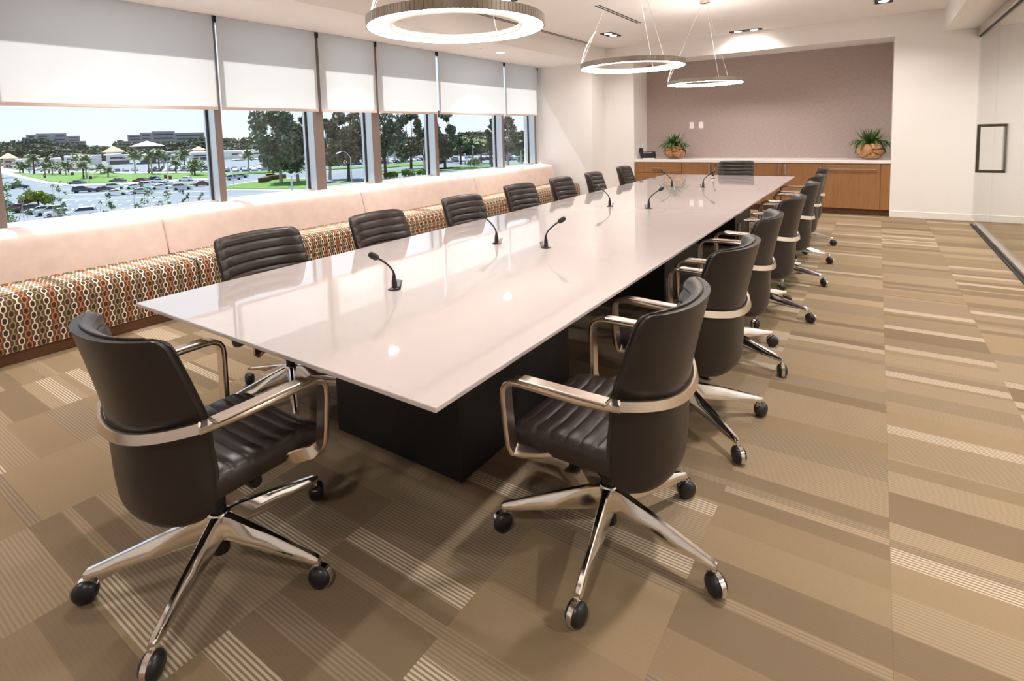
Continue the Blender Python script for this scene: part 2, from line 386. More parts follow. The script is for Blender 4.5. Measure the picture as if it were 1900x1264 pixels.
# glass partition
part = empty('wall_right', (XGL, 0, 0), kind='structure')
ys = [YB, -.4, 1.9, 4.2, 6.5, 8.62, YF - .005]
for a, b in zip(ys, ys[1:]): MB().box(-.006, .006, a + .003, b - .003, .045, 2.63).obj('glass_panel', W['glass2'], part)
MB().rbox(-.035, .035, YB, YF - .002, 2.63, ZL, .004, 1).obj('head_track', W['steel'], part)
MB().box(-.012, .012, YB, YF - .002, 2.612, 2.63).obj('head_seal', W['matblack'], part)
q = MB().rbox(-.030, .030, YB, 9.55, 0, .05, .006, 2); q.obj('floor_track', W['steel'], part)
MB().box(-.062, -.031, YB, 9.75, 0, .012).obj('floor_guide', W['matblack'], part)
pull = empty('door_pull', (XGL, 8.77, .80), label='tall rectangular metal pull loop on the glass door', cat='door handle')
o = .128
MB().rbox(-o - .017, -o + .017, -.018, .018, 0, .60, .005, 2).obj('grip', W['darksteel'], pull)
MB().rbox(o - .017, o + .017, -.018, .018, 0, .60, .005, 2).obj('grip', W['darksteel'], pull)
for z in (0, .566): MB().rbox(-o, o, -.016, .016, z, z + .034, .005, 2).obj('crossbar', W['darksteel'], pull)

# ================================================================== ceiling fixtures
def alight(name, parent, loc, power, r=.06, col=(1, .945, .885), spread=140):
    l = bpy.data.lights.new(name, 'AREA'); l.shape = 'DISK'; l.size = 2 * r; l.energy = power; l.color = col; l.spread = math.radians(spread)
    o = bpy.data.objects.new(name, l); COL.objects.link(o); o.location = loc; o.parent = parent; return o
def downlight(x, y, z, label, power, r=.055, spread=90):
    t = empty('recessed_downlight', (x, y, z), label=label, cat='ceiling light', group='round downlights')
    MB().lathe([(r + .004, .002), (r + .022, -.003), (r + .024, -.001), (r + .024, .002)], 28, cap=False).obj('trim_ring', W['trim'], t)
    MB().lathe([(.0005, -.001), (r + .004, -.001), (r + .004, .001)], 28).obj('lamp_lens', W['lamp'], t)
    alight('lamp', t, (0, 0, -.012), power, r, spread=spread)
PW = 11
downlight(-5.04, 7.18, ZL, 'round recessed downlight in the window soffit beside the small detector disc', PW * .7)
for y in (4.62, 2.06, -.5): downlight(-5.04, y, ZL, 'round recessed downlight in the window soffit above the bench', PW * .7)
def twinlight(x, y, label, power, rz=0, w=.20, l=.42):
    t = empty('twin_spotlight', (x, y, ZC), rz, label=label, cat='ceiling light', group='black twin spotlights')
    fr = MB(); e = .012
    for a in ((-w / 2, -w / 2 + e, -l / 2, l / 2), (w / 2 - e, w / 2, -l / 2, l / 2), (-w / 2, w / 2, -l / 2, -l / 2 + e), (-w / 2, w / 2, l / 2 - e, l / 2)): fr.box(*a, -.012, 0)
    fr.obj('frame', W['matblack'], t)
    MB().box(-w / 2, w / 2, -l / 2, l / 2, -.004, -.001).obj('housing', W['matblack'], t)
    for s in (-1, 1):
        MB().lathe([(.0005, -.008), (.052, -.008), (.058, -.005), (.058, -.002)], 20, (0, s * l / 4, 0)).obj('lamp_lens', W['lamp'], t)
        alight('lamp', t, (0, s * l / 4, -.02), power, .05)
twinlight(-3.76, 8.60, 'black square-framed twin spotlight in the ceiling beside the slot vent', PW)
twinlight(-1.88, 9.86, 'black twin spotlight close to the wall above the niche', PW * .6, PI / 2, .14, .50)
twinlight(.02, 8.75, 'black twin spotlight beside the dropped beam, over the walkway', PW)
for x, y in ((-3.76, 5.4), (-3.76, 2.2), (-3.76, -1.0), (.02, 5.6), (.02, 2.4), (.02, -.8)):  # unseen twin spotlights, added to fill the room with light
    twinlight(x, y, 'unseen black twin spotlight added over the chairs as fill light', PW)
for y in (8.4, 5.2, 2.0): downlight(2.4, y, ZL, 'added downlight in the corridor ceiling, lighting the space behind the glass', PW * 4, spread=150)  # made-up corridor lamps, added to brighten what shows behind the glass
def slot(x, y0, y1, label):
    t = empty('slot_diffuser', (x, y0, ZC), label=label, cat='air vent')
    MB().box(-.05, .05, 0, y1 - y0, -.003, 0).obj('frame', W['trim'], t)
    for s in (-.024, .024): MB().box(s - .012, s + .012, .01, y1 - y0 - .01, -.005, -.003).obj('slot', W['matblack'], t)
slot(-3.03, 6.5, 8.0, 'short twin-slot linear air diffuser in the middle of the ceiling')
slot(-4.45, 3.6, 9.15, 'long twin-slot linear air diffuser along the soffit edge')
def disc(x, y, z, r, name, label, cat):
    MB().lathe([(.0005, -.012), (r * .8, -.012), (r, -.006), (r, 0)], 28).obj(name, W['trim'], loc=(x, y, z), label=label, cat=cat)
disc(-2.58, 7.23, ZC, .11, 'ceiling_speaker', 'flush round ceiling speaker beside the short slot vent', 'speaker')
disc(-1.90, 8.58, ZC, .11, 'ceiling_speaker', 'flush round ceiling speaker behind the far pendant canopy', 'speaker')
disc(.02, 9.14, ZC, .05, 'smoke_detector', 'small white disc beside the twin spotlight over the walkway', 'detector')
disc(-3.37, 8.58, ZC, .035, 'sprinkler_cap', 'tiny white sprinkler cap in the main ceiling', 'sprinkler')
disc(-5.04, 6.63, ZL, .045, 'sprinkler_cap', 'tiny white sprinkler cap in the window soffit', 'sprinkler')

# ring pendants
RR = .462
band = MB(); NB = 132
for k in range(NB):
    a0, a1 = 2 * PI * k / NB, 2 * PI * (k + .9) / NB; r0, r1 = RR - .007, RR
    p = [(r0 * math.cos(a0), r0 * math.sin(a0)), (r1 * math.cos(a0), r1 * math.sin(a0)), (r1 * math.cos(a1), r1 * math.sin(a1)), (r0 * math.cos(a1), r0 * math.sin(a1))]
    band.prism(p, -.022, .024)
band.lathe([(RR - .008, -.020), (RR - .003, -.020), (RR - .003, .022), (RR - .008, .022), (RR - .008, -.020)], 96, cap=False)
BAND = band.mesh('outer_band', W['ringmetal'], 20)
LED = MB().lathe([(RR - .0095, -.021), (RR - .0095, .014)], 96, cap=False).lathe([(RR - .0095, -.021), (RR - .040, -.021)], 96, cap=False).mesh('led_strip', W['led'])
ROD = MB()
for k in range(150):
    a = 2 * PI * k / 150; b = a + math.radians(84); r = RR - .012; z = -.016 + .022 * (k % 2)
    ROD.tube([(r * math.cos(a), r * math.sin(a), z), (r * math.cos(b), r * math.sin(b), z + .004)], .0022, 5)
ROD = ROD.mesh('acrylic_rods', W['rod'])
CAN = MB().lathe([(.0005, -.045), (.058, -.045), (.062, -.042), (.062, 0)], 28).mesh('ceiling_canopy', W['steel'])
for (y, rz, l) in ((2.235, .3, 'ring pendant lamp, the one farthest from the wood cabinets'), (4.68, .1, 'ring pendant lamp, the middle one of three over the table'), (7.14, 0, 'ring pendant lamp, the one closest to the wood cabinets')):
    t = empty('ring_pendant', (-1.845, y, 2.030), 0, label='glowing ' + l, cat='pendant light', group='ring pendants over the table')
    put('outer_band', BAND, t); put('led_strip', LED, t); put('acrylic_rods', ROD, t, kind='stuff'); put('ceiling_canopy', CAN, t, (0, 0, ZC - 2.03))
    for k in range(3):
        a = rz + PI + .35 + k * 2 * PI / 3; p = (.452 * math.cos(a), .452 * math.sin(a), .02)
        MB().tube([p, (.03 * math.cos(a), .03 * math.sin(a), ZC - 2.07)], .0018, 5).obj('suspension_wire', W['wire'], t)
        if k == 0:
            e = [(.452 * math.cos(a) * (1 - s * .30) - .03 * math.sin(s * PI), .452 * math.sin(a) * (1 - s * .30), .02 + s * .30) for s in [i / 8 for i in range(9)]]
            MB().tube(e, .0055, 6).obj('power_cord', W['whiteplastic'], t)

# ================================================================== banquette along the windows
SEATP = [(-4.742, .09), (-4.738, .20), (-4.736, .32), (-4.738, .385), (-4.748, .425), (-4.772, .452), (-4.81, .464), (-4.95, .470), (-5.12, .468), (-5.34, .462)]
BACKP = [(-5.245, .45), (-5.262, .55), (-5.285, .66), (-5.305, .735), (-5.322, .775), (-5.350, .802), (-5.39, .815), (-5.50, .826), (-5.585, .832), (-5.62, .826), (-5.64, .80), (-5.64, .09)]
MODY = [(-2.35, -.055), (-.045, 2.205), (2.215, 4.47), (4.48, 6.745), (6.755, 9.30)]
BL = ['run at the back of the room', 'run behind the end chair', 'run under the two hilltop offices view', 'run with the narrowest shade above it', 'run ending at the white end wall']
def swept(prof, y0, y1, shrink, uv=False, closed=False):
    yy = [y0, y0 + .006, y0 + .02, y0 + .06] + [y0 + .06 + (y1 - y0 - .12) * k / 8 for k in range(1, 8)] + [y1 - .06, y1 - .02, y1 - .006, y1]
    cx = sum(p[0] for p in prof) / len(prof); cz = sum(p[1] for p in prof) / len(prof)
    arc = [0]
    for a, b in zip(prof, prof[1:]): arc.append(arc[-1] + math.hypot(b[0] - a[0], b[1] - a[1]))
    P = []
    for y in yy:
        e = min(y - y0, y1 - y); s = shrink * max(0, 1 - e / .055) ** 2.2
        P.append([(x + (cx - x) / max(.01, math.hypot(cx - x, cz - z)) * s, y, z + (cz - z) / max(.01, math.hypot(cx - x, cz - z)) * s) for x, z in prof])
    m = MB().grid(P); n = len(prof)
    m.f += [tuple(range(n))[::-1], tuple(range(len(m.v) - n, len(m.v)))]; m.m += [0, 0]
    return m, arc, yy
for (a, b), l in zip(MODY, BL):
    t = empty('window_bench', (0, 0, 0), label='blush-backed window bench with hexagon-chain seat, ' + l, cat='bench', group='window bench sections')
    m, arc, yy = swept(SEATP, a, b, .010)
    me = m.mesh('seat', W['fabric'], 60); uvl = me.uv_layers.new(name='UVMap'); n = len(SEATP)
    for lp in me.loops:
        i = lp.vertex_index; uvl.data[lp.index].uv = (yy[i // n] + 10, arc[i % n] + .06)
    put('seat', me, t)
    swept(BACKP, a, b, .022)[0].obj('backrest', W['vinyl'], t, smooth=60)
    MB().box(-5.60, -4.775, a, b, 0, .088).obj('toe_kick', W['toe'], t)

# ================================================================== credenza in the niche
TOPC, BOT = .874, .824
cf = YF + .004
MB().rbox(XN0 + .002, XN1 - .002, YF - .012, YN, BOT, TOPC, .004, 2).obj('countertop', W['quartz'], label='long white quartz countertop in the wall niche', cat='countertop')
def cabinet(x0, x1, label, fronts):
    t = empty('base_cabinet', (x0, YF, 0), label=label, cat='cabinet', group='oak cabinets under the white counter')
    w = x1 - x0
    MB().box(.001, w - .001, .022, YN - YF - .01, .10, BOT - .001).obj('body', W['wood'], t)
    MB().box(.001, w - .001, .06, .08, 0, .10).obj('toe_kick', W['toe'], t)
    for (a, b, z0, z1, hk) in fronts:
        d = MB().rbox(a + .003, b - .003, .002, .021, z0 + .003, z1 - .003, .002, 1).obj('door' if hk != 'h' else 'drawer_front', W['wood'], t)
        if hk is None: continue
        for kind, hx0, hx1, hz0, hz1 in ([('h', *HB[label])] if hk == 'h' else [('v', *hk)]):
            if kind == 'h': pts = [(hx0, .004, hz0), (hx0, -.026, hz0), (hx1, -.026, hz0), (hx1, .004, hz0)]
            else: pts = [(hx0, .004, hz0), (hx0, -.026, hz0), (hx0, -.026, hz1), (hx0, .004, hz1)]
            mbh = MB().tube(pts[:2], .006, 6); mbh.tube(pts[2:], .006, 6)
            if kind == 'h': mbh.rbox(hx0 - .01, hx1 + .01, -.034, -.022, hz0 - .009, hz0 + .009, .003, 1)
            else: mbh.rbox(hx0 - .009, hx0 + .009, -.034, -.022, hz0 - .01, hz1 + .01, .003, 1)
            mbh.obj('handle', W['steel'], d)
HB = {}
LA = 'oak drawer cabinet at the end of the counter by the desk phone'; HB[LA] = (.37, .56, .71, .71)
LF = 'wide oak panel unit with one long bar handle, by the plain white wall'; HB[LF] = (.104, .732, .729, .729)
cabinet(XN0, -3.02, LA, [(0, .92, .62, BOT, 'h'), (0, .92, .10, .62, None)])
cabinet(-3.02, -1.92, 'oak two-door cabinet behind the far head chair', [(0, .55, .10, BOT, (.503, 0, .634, .79)), (.55, 1.10, .10, BOT, (.597, 0, .634, .79))])
cabinet(-1.92, -.742, 'oak two-door cabinet between the head chair and the wide panel unit', [(0, .59, .10, BOT, (.536, 0, .64, .785)), (.59, 1.178, .10, BOT, (.642, 0, .64, .785))])
cabinet(-.742, .048, LF, [(0, .79, .10, BOT, 'h')])
cabinet(.048, XN1, 'narrow oak filler panel at the counter end by the plain white wall', [(0, XN1 - .048, .10, BOT, None)])
# wall plates
def plate(loc, rot, label, w=.085, h=.125, extra=None):
    t = empty('wall_plate', loc, 0, label=label, cat='wall plate'); t.rotation_euler = rot
    MB().rbox(-w / 2, w / 2, -.008, 0, 0, h, .003, 2).obj('cover', W['whiteplastic'], t)
    for z in (.36, .64): MB().rbox(-.016, .016, -.0105, -.007, h * z - .014, h * z + .014, .002, 1).obj('insert', W['trim'], t)
    if extra: MB().rbox(-.030, .030, -.075, -.010, -.035, .055, .008, 2).obj('plug_adapter', W['black'], t)
plate((-3.03, YN, 1.445), (0, 0, 0), 'white wall plate on the taupe wall, the one closer to the desk phone')
plate((-2.85, YN, 1.443), (0, 0, 0), 'white wall plate on the taupe wall, the one farther from the desk phone')
plate((XN0, 10.33, 1.03), (0, 0, PI / 2), 'white outlet with a black plug-in adapter on the niche side wall', .08, .125, True)
plate((XN0, 10.55, 1.05), (0, 0, PI / 2), 'white outlet next to the taupe wall on the niche side wall', .08, .125)
# desk phone
t = empty('desk_phone', (-3.74, 10.28, TOPC), .45, label='black touchscreen desk phone on a white base on the counter', cat='phone')
MB().rbox(-.11, .11, -.09, .09, 0, .018, .006, 2).obj('base', W['whiteplastic'], t)
s = MB().rbox(-.15, .15, -.009, .009, 0, .17, .006, 2).obj('screen', W['black'], t, (0, -.06, .022), (-math.radians(48), 0, 0))
MB().rbox(-.09, .09, -.008, .008, 0, .11, .004, 1).obj('stand', W['whiteplastic'], t, (0, .06, .015), (math.radians(15), 0, 0))
MB().rbox(-.08, .06, -.02, .02, 0, .012, .004, 2).obj('keypad', W['whiteplastic'], t, (.02, -.088, .004))

# ================================================================== conference table
TX0, TX1, TY0, TY1 = -2.747, -.944, 1.0, 8.40
tb = empty('conference_table', (-1.845, 4.7, 0), label='long conference table with a glossy white marbled top on dark pedestals', cat='table')
hx, hy = (TX1 - TX0) / 2, (TY1 - TY0) / 2
MB().rbox(-hx, hx, -hy, hy, T_TOP - .016, T_TOP, .003, 2).obj('table_top', W['table'], tb)
MB().rbox(-hx + .50, hx - .46, -hy + .45, hy - .45, T_TOP - .075, T_TOP - .017, .006, 1).obj('sub_top', W['ebony'], tb)
for y in (-2.60, 0, 2.60):
    pd = MB()
    pd.rbox(-.352, .445, y - .478, y + .478, .0, .665, .006, 1)
    pd.obj('pedestal', W['ebony'], tb)

# ================================================================== chairs
def lerp(tab, x):
    if x <= tab[0][0]: return tab[0][1]
    for (a, va), (b, vb) in zip(tab, tab[1:]):
        if x <= b:
            u = (x - a) / (b - a); return va + (vb - va) * u
    return tab[-1][1]
YCT = [(.328, -.236), (.345, -.250), (.37, -.258), (.44, -.266), (.56, -.270), (.64, -.274), (.70, -.284), (.80, -.305), (.925, -.335)]
WRP = [(.33, .125), (.44, .130), (.56, .126), (.66, .122), (.80, .105), (.925, .095)]
HW = [(.328, .13), (.331, .165), (.337, .198), (.350, .226), (.37, .243), (.41, .254), (.50, .258), (.57, .256), (.66, .258), (.80, .259), (.89, .257), (.908, .253), (.919, .246), (.925, .234)]
def yb(x, z): return lerp(YCT, z) + lerp(WRP, z) * (abs(x) / .256) ** 2.4
ZS = [.328, .331, .336, .343, .352, .365, .38, .40, .42, .45, .48, .51, .54, .57, .60, .63, .66, .70, .74, .78, .82, .86, .885, .90, .912, .92, .925]
NU = 20
def back_shell():
    m = MB(); out = []; inn = []
    for z in ZS:
        h = lerp(HW, z); r = []; q = []
        for j in range(NU + 1):
            x = h * (-1 + 2 * j / NU); y = yb(x, z); e = min(1, (1 - abs(-1 + 2 * j / NU)) / .08); s = .008 * (1 - e) ** 2
            r.append((x, y + s, z)); q.append((x * .99, y + .026 - s, z))
        out.append(r); inn.append(q)
    m.grid(out); m.grid(inn, flip=True); n = NU + 1; k = len(ZS); b = n * k; fs = []
    for i in range(k - 1):
        fs.append((i * n, (i + 1) * n, b + (i + 1) * n, b + i * n)); fs.append((i * n + NU, b + i * n + NU, b + (i + 1) * n + NU, (i + 1) * n + NU))
    for j in range(NU):
        fs.append((j, b + j, b + j + 1, j + 1)); t = (k - 1) * n; fs.append((t + j, t + j + 1, b + t + j + 1, b + t + j))
    m.f += fs; m.m += [0] * len(fs); return m.recalc().mesh('back_shell', W['leather'], 50)
def back_pad():
    m = MB(); z0, z1, nr = .455, .928, 9; rows = []; NZ = nr * 8
    fr = []; bk = []
    for i in range(NZ + 1):
        t = i / NZ; z = z0 + (z1 - z0) * t; h = lerp(HW, min(z, .925)) - .004
        rib = abs(math.sin(PI * nr * t)) ** .38; ez = min(1, min(t, 1 - t) / .035) ** .5
        a = []; b = []
        for j in range(NU + 1):
            s = -1 + 2 * j / NU; x = h * s; e = min(1, (1 - abs(s)) / .10) ** .5; y = yb(x, min(z, .925)) + .024
            a.append((x, y + (.010 + .014 * e + .008 * rib * e) * (.25 + .75 * ez), z)); b.append((x, y, z))
        fr.append(a); bk.append(b)
    m.grid(fr, flip=True); m.grid(bk); n = NU + 1; k = NZ + 1; b = n * k; fs = []
    for i in range(k - 1):
        fs.append((i * n, (i + 1) * n, b + (i + 1) * n, b + i * n)); fs.append((i * n + NU, b + i * n + NU, b + (i + 1) * n + NU, (i + 1) * n + NU))
    for j in range(NU):
        fs.append((j, b + j, b + j + 1, j + 1)); t = (k - 1) * n; fs.append((t + j, t + j + 1, b + t + j + 1, b + t + j))
    m.f += fs; m.m += [0] * len(fs); return m.recalc().mesh('back_pad', W['leatherpad'], 50)
def piping():
    z = .912; pts = []
    for zz in (.66, .72, .80, .87, .90): pts.append((-lerp(HW, zz) + .001, yb(lerp(HW, zz), zz) + .026, zz))
    for j in range(1, 16):
        x = .235 * (-1 + j / 8); pts.append((x, yb(x, .925) + .026, .928))
    for zz in (.90, .87, .80, .72, .66): pts.append((lerp(HW, zz) - .001, yb(lerp(HW, zz), zz) + .026, zz))
    return MB().tube(pts, .003, 6).mesh('piping', W['leather'])
def seat():
    m = MB(); nr = 9; y0, y1 = -.22, .265; NY = nr * 8; P = []
    for i in range(NY + 1):
        t = i / NY; y = y0 + (y1 - y0) * t
        rib = .007 * abs(math.sin(PI * nr * t)) ** .38; hw = .243 - .115 * max(0, (.22 - t) / .22) ** 1.4 - .030 * max(0, (t - .92) / .08) ** 2
        fr = max(0, (t - .82) / .18); zt = .462 + .006 * (1 - fr) - .022 * fr ** 2 - .03 * max(0, (t - .97) / .03) ** 2; zb = .392 + .012 * fr; R = .024; row = []
        for (x, z) in ((-hw + R * .3, zb), (-hw, zb + .012), (-hw, zt - R), (-hw + R * .3, zt - R * .35 + rib * .5), (-hw + R, zt + rib * .8)): row.append((x, y, z))
        for s in (-.6, -.3, 0, .3, .6): row.append((hw * s, y, zt + rib - .006 * (1 - s * s)))
        for (x, z) in ((hw - R, zt + rib * .8), (hw - R * .3, zt - R * .35 + rib * .5), (hw, zt - R), (hw, zb + .012), (hw - R * .3, zb)): row.append((x, y, z))
        P.append(row)
    m.grid(P, cu=True); n = len(P[0]); m.f += [tuple(range(n)), tuple(range(len(m.v) - n, len(m.v)))[::-1]]; m.m += [0, 0]
    return m.recalc().mesh('seat', W['leatherpad'], 55)
def armband():
    pts = [(x, -.287 + .122 * (abs(x) / .287) ** 2.2, .618 + .040 * (x / .287) ** 2) for x in [.287 * (-1 + k / 10) for k in range(21)]]
    return MB().ribbon(pts, (0, .25, 1), .034, .016).mesh('arm_band', W['armchrome'], 50)
ARMP = [(.286, -.168, .657), (.303, -.13, .662), (.322, -.06, .667), (.326, .04, .670), (.326, .14, .671), (.325, .175, .668), (.324, .197, .656), (.323, .208, .637), (.321, .210, .60), (.316, .206, .50), (.311, .203, .445), (.305, .197, .421), (.288, .178, .408), (.25, .135, .400), (.17, .06, .390), (.10, .02, .385)]
def arm(s): return MB().ribbon([(s * x, y, z) for x, y, z in ARMP], [(1, 0, 0)] * 12 + [(.7, .7, 0)] * 4, .048, .019).recalc().mesh('arm', W['armchrome'], 45)
def armpad(s): return MB().rbox(s * .3235 - .023, s * .3235 + .023, -.150, .150, .675, .687, .005, 2).mesh('arm_pad', W['armpad'])
def leg():
    sec = []
    for x, zt, zb_, wt, wb in ((.022, .196, .120, .016, .030), (.055, .192, .118, .012, .026), (.20, .156, .100, .010, .021), (.34, .118, .088, .009, .016), (.378, .108, .084, .010, .014), (.388, .102, .084, .007, .010)):
        sec.append([(x, -wb, zb_), (x, -wb, zb_ + .006), (x, -wt, zt - .004), (x, -wt * .6, zt), (x, wt * .6, zt), (x, wt, zt - .004), (x, wb, zb_ + .006), (x, wb, zb_)])
    m = MB().grid(sec, cu=True); m.f += [tuple(range(8))[::-1], tuple(range(40, 48))]; m.m += [0, 0]
    return m.recalc().mesh('leg', W['chrome'], 30)
def caster():
    pr = [(.0005, -.027), (.018, -.0265), (.030, -.021), (.036, -.012), (.0375, -.004), (.0375, .004), (.036, .012), (.030, .021), (.018, .0265), (.0005, .027)]
    return MB().lathe(pr, 20, (0, 0, .0375), axis='y').mesh('caster', W['black'], 50)
def casterband():
    P = []
    for k in range(15):
        a = math.radians(-72 + 225 * k / 14); c, s_ = math.cos(a), math.sin(a)
        P.append([(r * c, w, .0375 + r * s_) for r, w in ((.0365, -.0085), (.0402, -.0085), (.0402, .0085), (.0365, .0085))])
    m = MB().grid(P, cu=True); m.f += [(0, 1, 2, 3), (56, 57, 58, 59)]; m.m += [0, 0]; m = m.recalc()
    m.cyl((-.010, 0, .072), (-.010, 0, .098), .007, 8); return m.mesh('caster_band', W['chrome'], 50)
CM = dict(shell=back_shell(), pad=back_pad(), pipe=piping(), seat=seat(), band=armband(), armL=arm(-1), armR=arm(1), padL=armpad(-1), padR=armpad(1), leg=leg(), caster=caster(), cband=casterband(),
          hub=MB().lathe([(.026, .118), (.034, .125), (.036, .185), (.034, .198), (.028, .203)], 20).mesh('hub', W['chrome']),
          col=MB().lathe([(.025, .052), (.027, .056), (.027, .118), (.024, .20), (.024, .30), (.032, .305), (.032, .36)], 18).mesh('gas_column', W['black']),
          mech=MB().rbox(-.085, .085, -.13, .13, .352, .393, .012, 2).mesh('tilt_mechanism', W['black']),
          knob=MB().lathe([(.008, 0), (.008, .09), (.018, .095), (.022, .105), (.022, .135), (.016, .145), (.0005, .146)], 14, axis='x').mesh('tension_knob', W['black']))
crnd = random.Random(11)
def chair(x, y, face, base, label):
    """face: heading of the seat front (degrees, 90 = +Y); base: heading of one leg."""
    rz = math.radians(face - 90)
    t = empty('office_chair', (x, y, 0), rz, label=label, cat='chair', group='leather chairs around the table')
    for nm, k in (('back_shell', 'shell'), ('seat', 'seat'), ('arm_band', 'band'), ('arm', 'armL'), ('arm', 'armR'), ('hub', 'hub'), ('gas_column', 'col'), ('tilt_mechanism', 'mech')): put(nm, CM[k], t)
    bp = put('back_pad', CM['pad'], t); put('piping', CM['pipe'], bp)
    put('arm_pad', CM['padL'], t); put('arm_pad', CM['padR'], t); put('tension_knob', CM['knob'], t, (.06, .03, .355))
    for k in range(5):
        a = math.radians(base + 72 * k) - rz
        put('leg', CM['leg'], t, (0, 0, 0), (0, 0, a))
        ca = a + crnd.uniform(-.9, .9)
        off = .010
        c = put('caster', CM['caster'], t, (.378 * math.cos(a) + off * math.cos(ca), .378 * math.sin(a) + off * math.sin(ca), 0), (0, 0, ca)); put('caster_band', CM['cband'], c)
    return t
chair(-1.8325, .855, 90, -53.2, 'brown leather office chair standing alone at the table end opposite the cabinets')
LEFT = [(-2.69, 1.70, 2), (-2.63, 2.54, 5), (-2.69, 3.52, 1), (-2.79, 4.55, -2), (-2.77, 5.41, 3), (-2.73, 6.22, 8), (-2.77, 7.30, 6)]
ORD = ['seventh', 'sixth', 'fifth', 'fourth', 'third', 'second', 'first']
for (x, y, j), o in zip(LEFT, ORD): chair(x, y, 0 + j, 20 + 31 * (int(y * 10) % 7), 'brown leather office chair on the window side of the table, %s from the cabinets' % o)
RIGHT = [(-.765, 1.685, 0, -80), (-.77, 2.61, -5, -38), (-.785, 3.50, 3, -20), (-.76, 4.46, -3, -8), (-.75, 5.52, 2, -5), (-.77, 6.42, -2, 0), (-.80, 7.38, 3, 4)]
for (x, y, j, b), o in zip(RIGHT, ORD): chair(x, y, 180 + j, b, 'brown leather office chair on the glass-wall side of the table, %s from the cabinets' % o)
chair(-1.80, 8.60, 270, 10, 'brown leather office chair at the table end in front of the cabinets')

# ================================================================== gooseneck microphones
def micneck():
    pts = []
    ctl = [(0, .070), (.006, .090), (.022, .112), (.045, .134), (.070, .153), (.092, .167)]
    return MB().tube([(a, 0, z) for a, z in ctl], .0048, 8).mesh('gooseneck', W['matblack'])
MM = dict(neck=micneck(), post=MB().lathe([(.024, 0), (.024, .003), (.0135, .008), (.0125, .035), (.0085, .060), (.0052, .078)], 16).mesh('post', W['black']),
          head=MB().tube([(.090, 0, .1655), (.097, 0, .170), (.104, 0, .1745), (.126, 0, .1885), (.136, 0, .195), (.140, 0, .1975)], [.006, .0125, .0150, .0150, .0115, .004], 12).mesh('windscreen', W['matblack']),
          grom=MB().lathe([(.030, 0), (.030, .002), (.026, .003), (.0005, .003)], 20).mesh('grommet', W['black']),
          lid=MB().rbox(-.003, .003, -.017, .017, 0, .036, .0028, 2).mesh('flip_lid', W['steel']))
MICS = [(-1.857, 1.726, -90, 'at the table end opposite the cabinets, bent toward the end chair'), (-2.040, 2.80, 180, 'in the pair below the first ring lamp, bent to the window side'), (-1.685, 2.83, 0, 'in the pair below the first ring lamp, bent to the glass-wall side'),
        (-2.078, 4.68, 180, 'in the middle pair on the table, bent to the window side'), (-1.698, 4.68, 0, 'in the middle pair on the table, bent to the glass-wall side'),
        (-2.084, 6.56, 180, 'in the pair closest to the cabinets, bent to the window side'), (-1.728, 6.63, 0, 'in the pair closest to the cabinets, bent to the glass-wall side'), (-1.905, 7.83, 90, 'in front of the head chair by the cabinets')]
for x, y, h, l in MICS:
    t = empty('gooseneck_microphone', (x, y, T_TOP), math.radians(h), label='black gooseneck microphone ' + l, cat='microphone', group='table microphones')
    put('grommet', MM['grom'], t); put('post', MM['post'], t, (0, 0, .002)); put('gooseneck', MM['neck'], t); put('windscreen', MM['head'], t); put('flip_lid', MM['lid'], t, (-.026, 0, .003), (0, -.28, 0))

# ================================================================== planters on the counter
W['teak'] = woodmat('teak_root', (.27, .12, .045), (.62, .36, .17), .5, axis=2, sc_=1.4)
W['soil'] = mat('dark_moss', (.02, .022, .012), .95)
W['fern'] = mat('fern_green', (.055, .13, .025), .55, var=.4, scale=30)
W['pale'] = mat('pale_succulent', (.50, .56, .26), .5, var=.15)
W['plum'] = mat('dark_trailing_leaf', (.035, .030, .022), .6, var=.3)
def blade(m, p, d, L, w, droop, mi=0, n=5):
    d = Vector(d).normalized(); s = d.cross(Vector((0, 0, 1)));
    if s.length < .1: s = Vector((1, 0, 0))
    s.normalize(); a = []; b = []; q = Vector(p)
    for i in range(n + 1):
        t = i / n; ww = w * math.sin(PI * min(1, .15 + .85 * t)) * .5 + .0005; dd = (d + Vector((0, 0, -droop * t))).normalized()
        up = s.cross(dd) * ww * .35
        a.append((q - s * ww + up, q, q + s * ww + up)); q = q + dd * (L / n)
    m.grid([[tuple(x) for x in r] for r in a], mi)
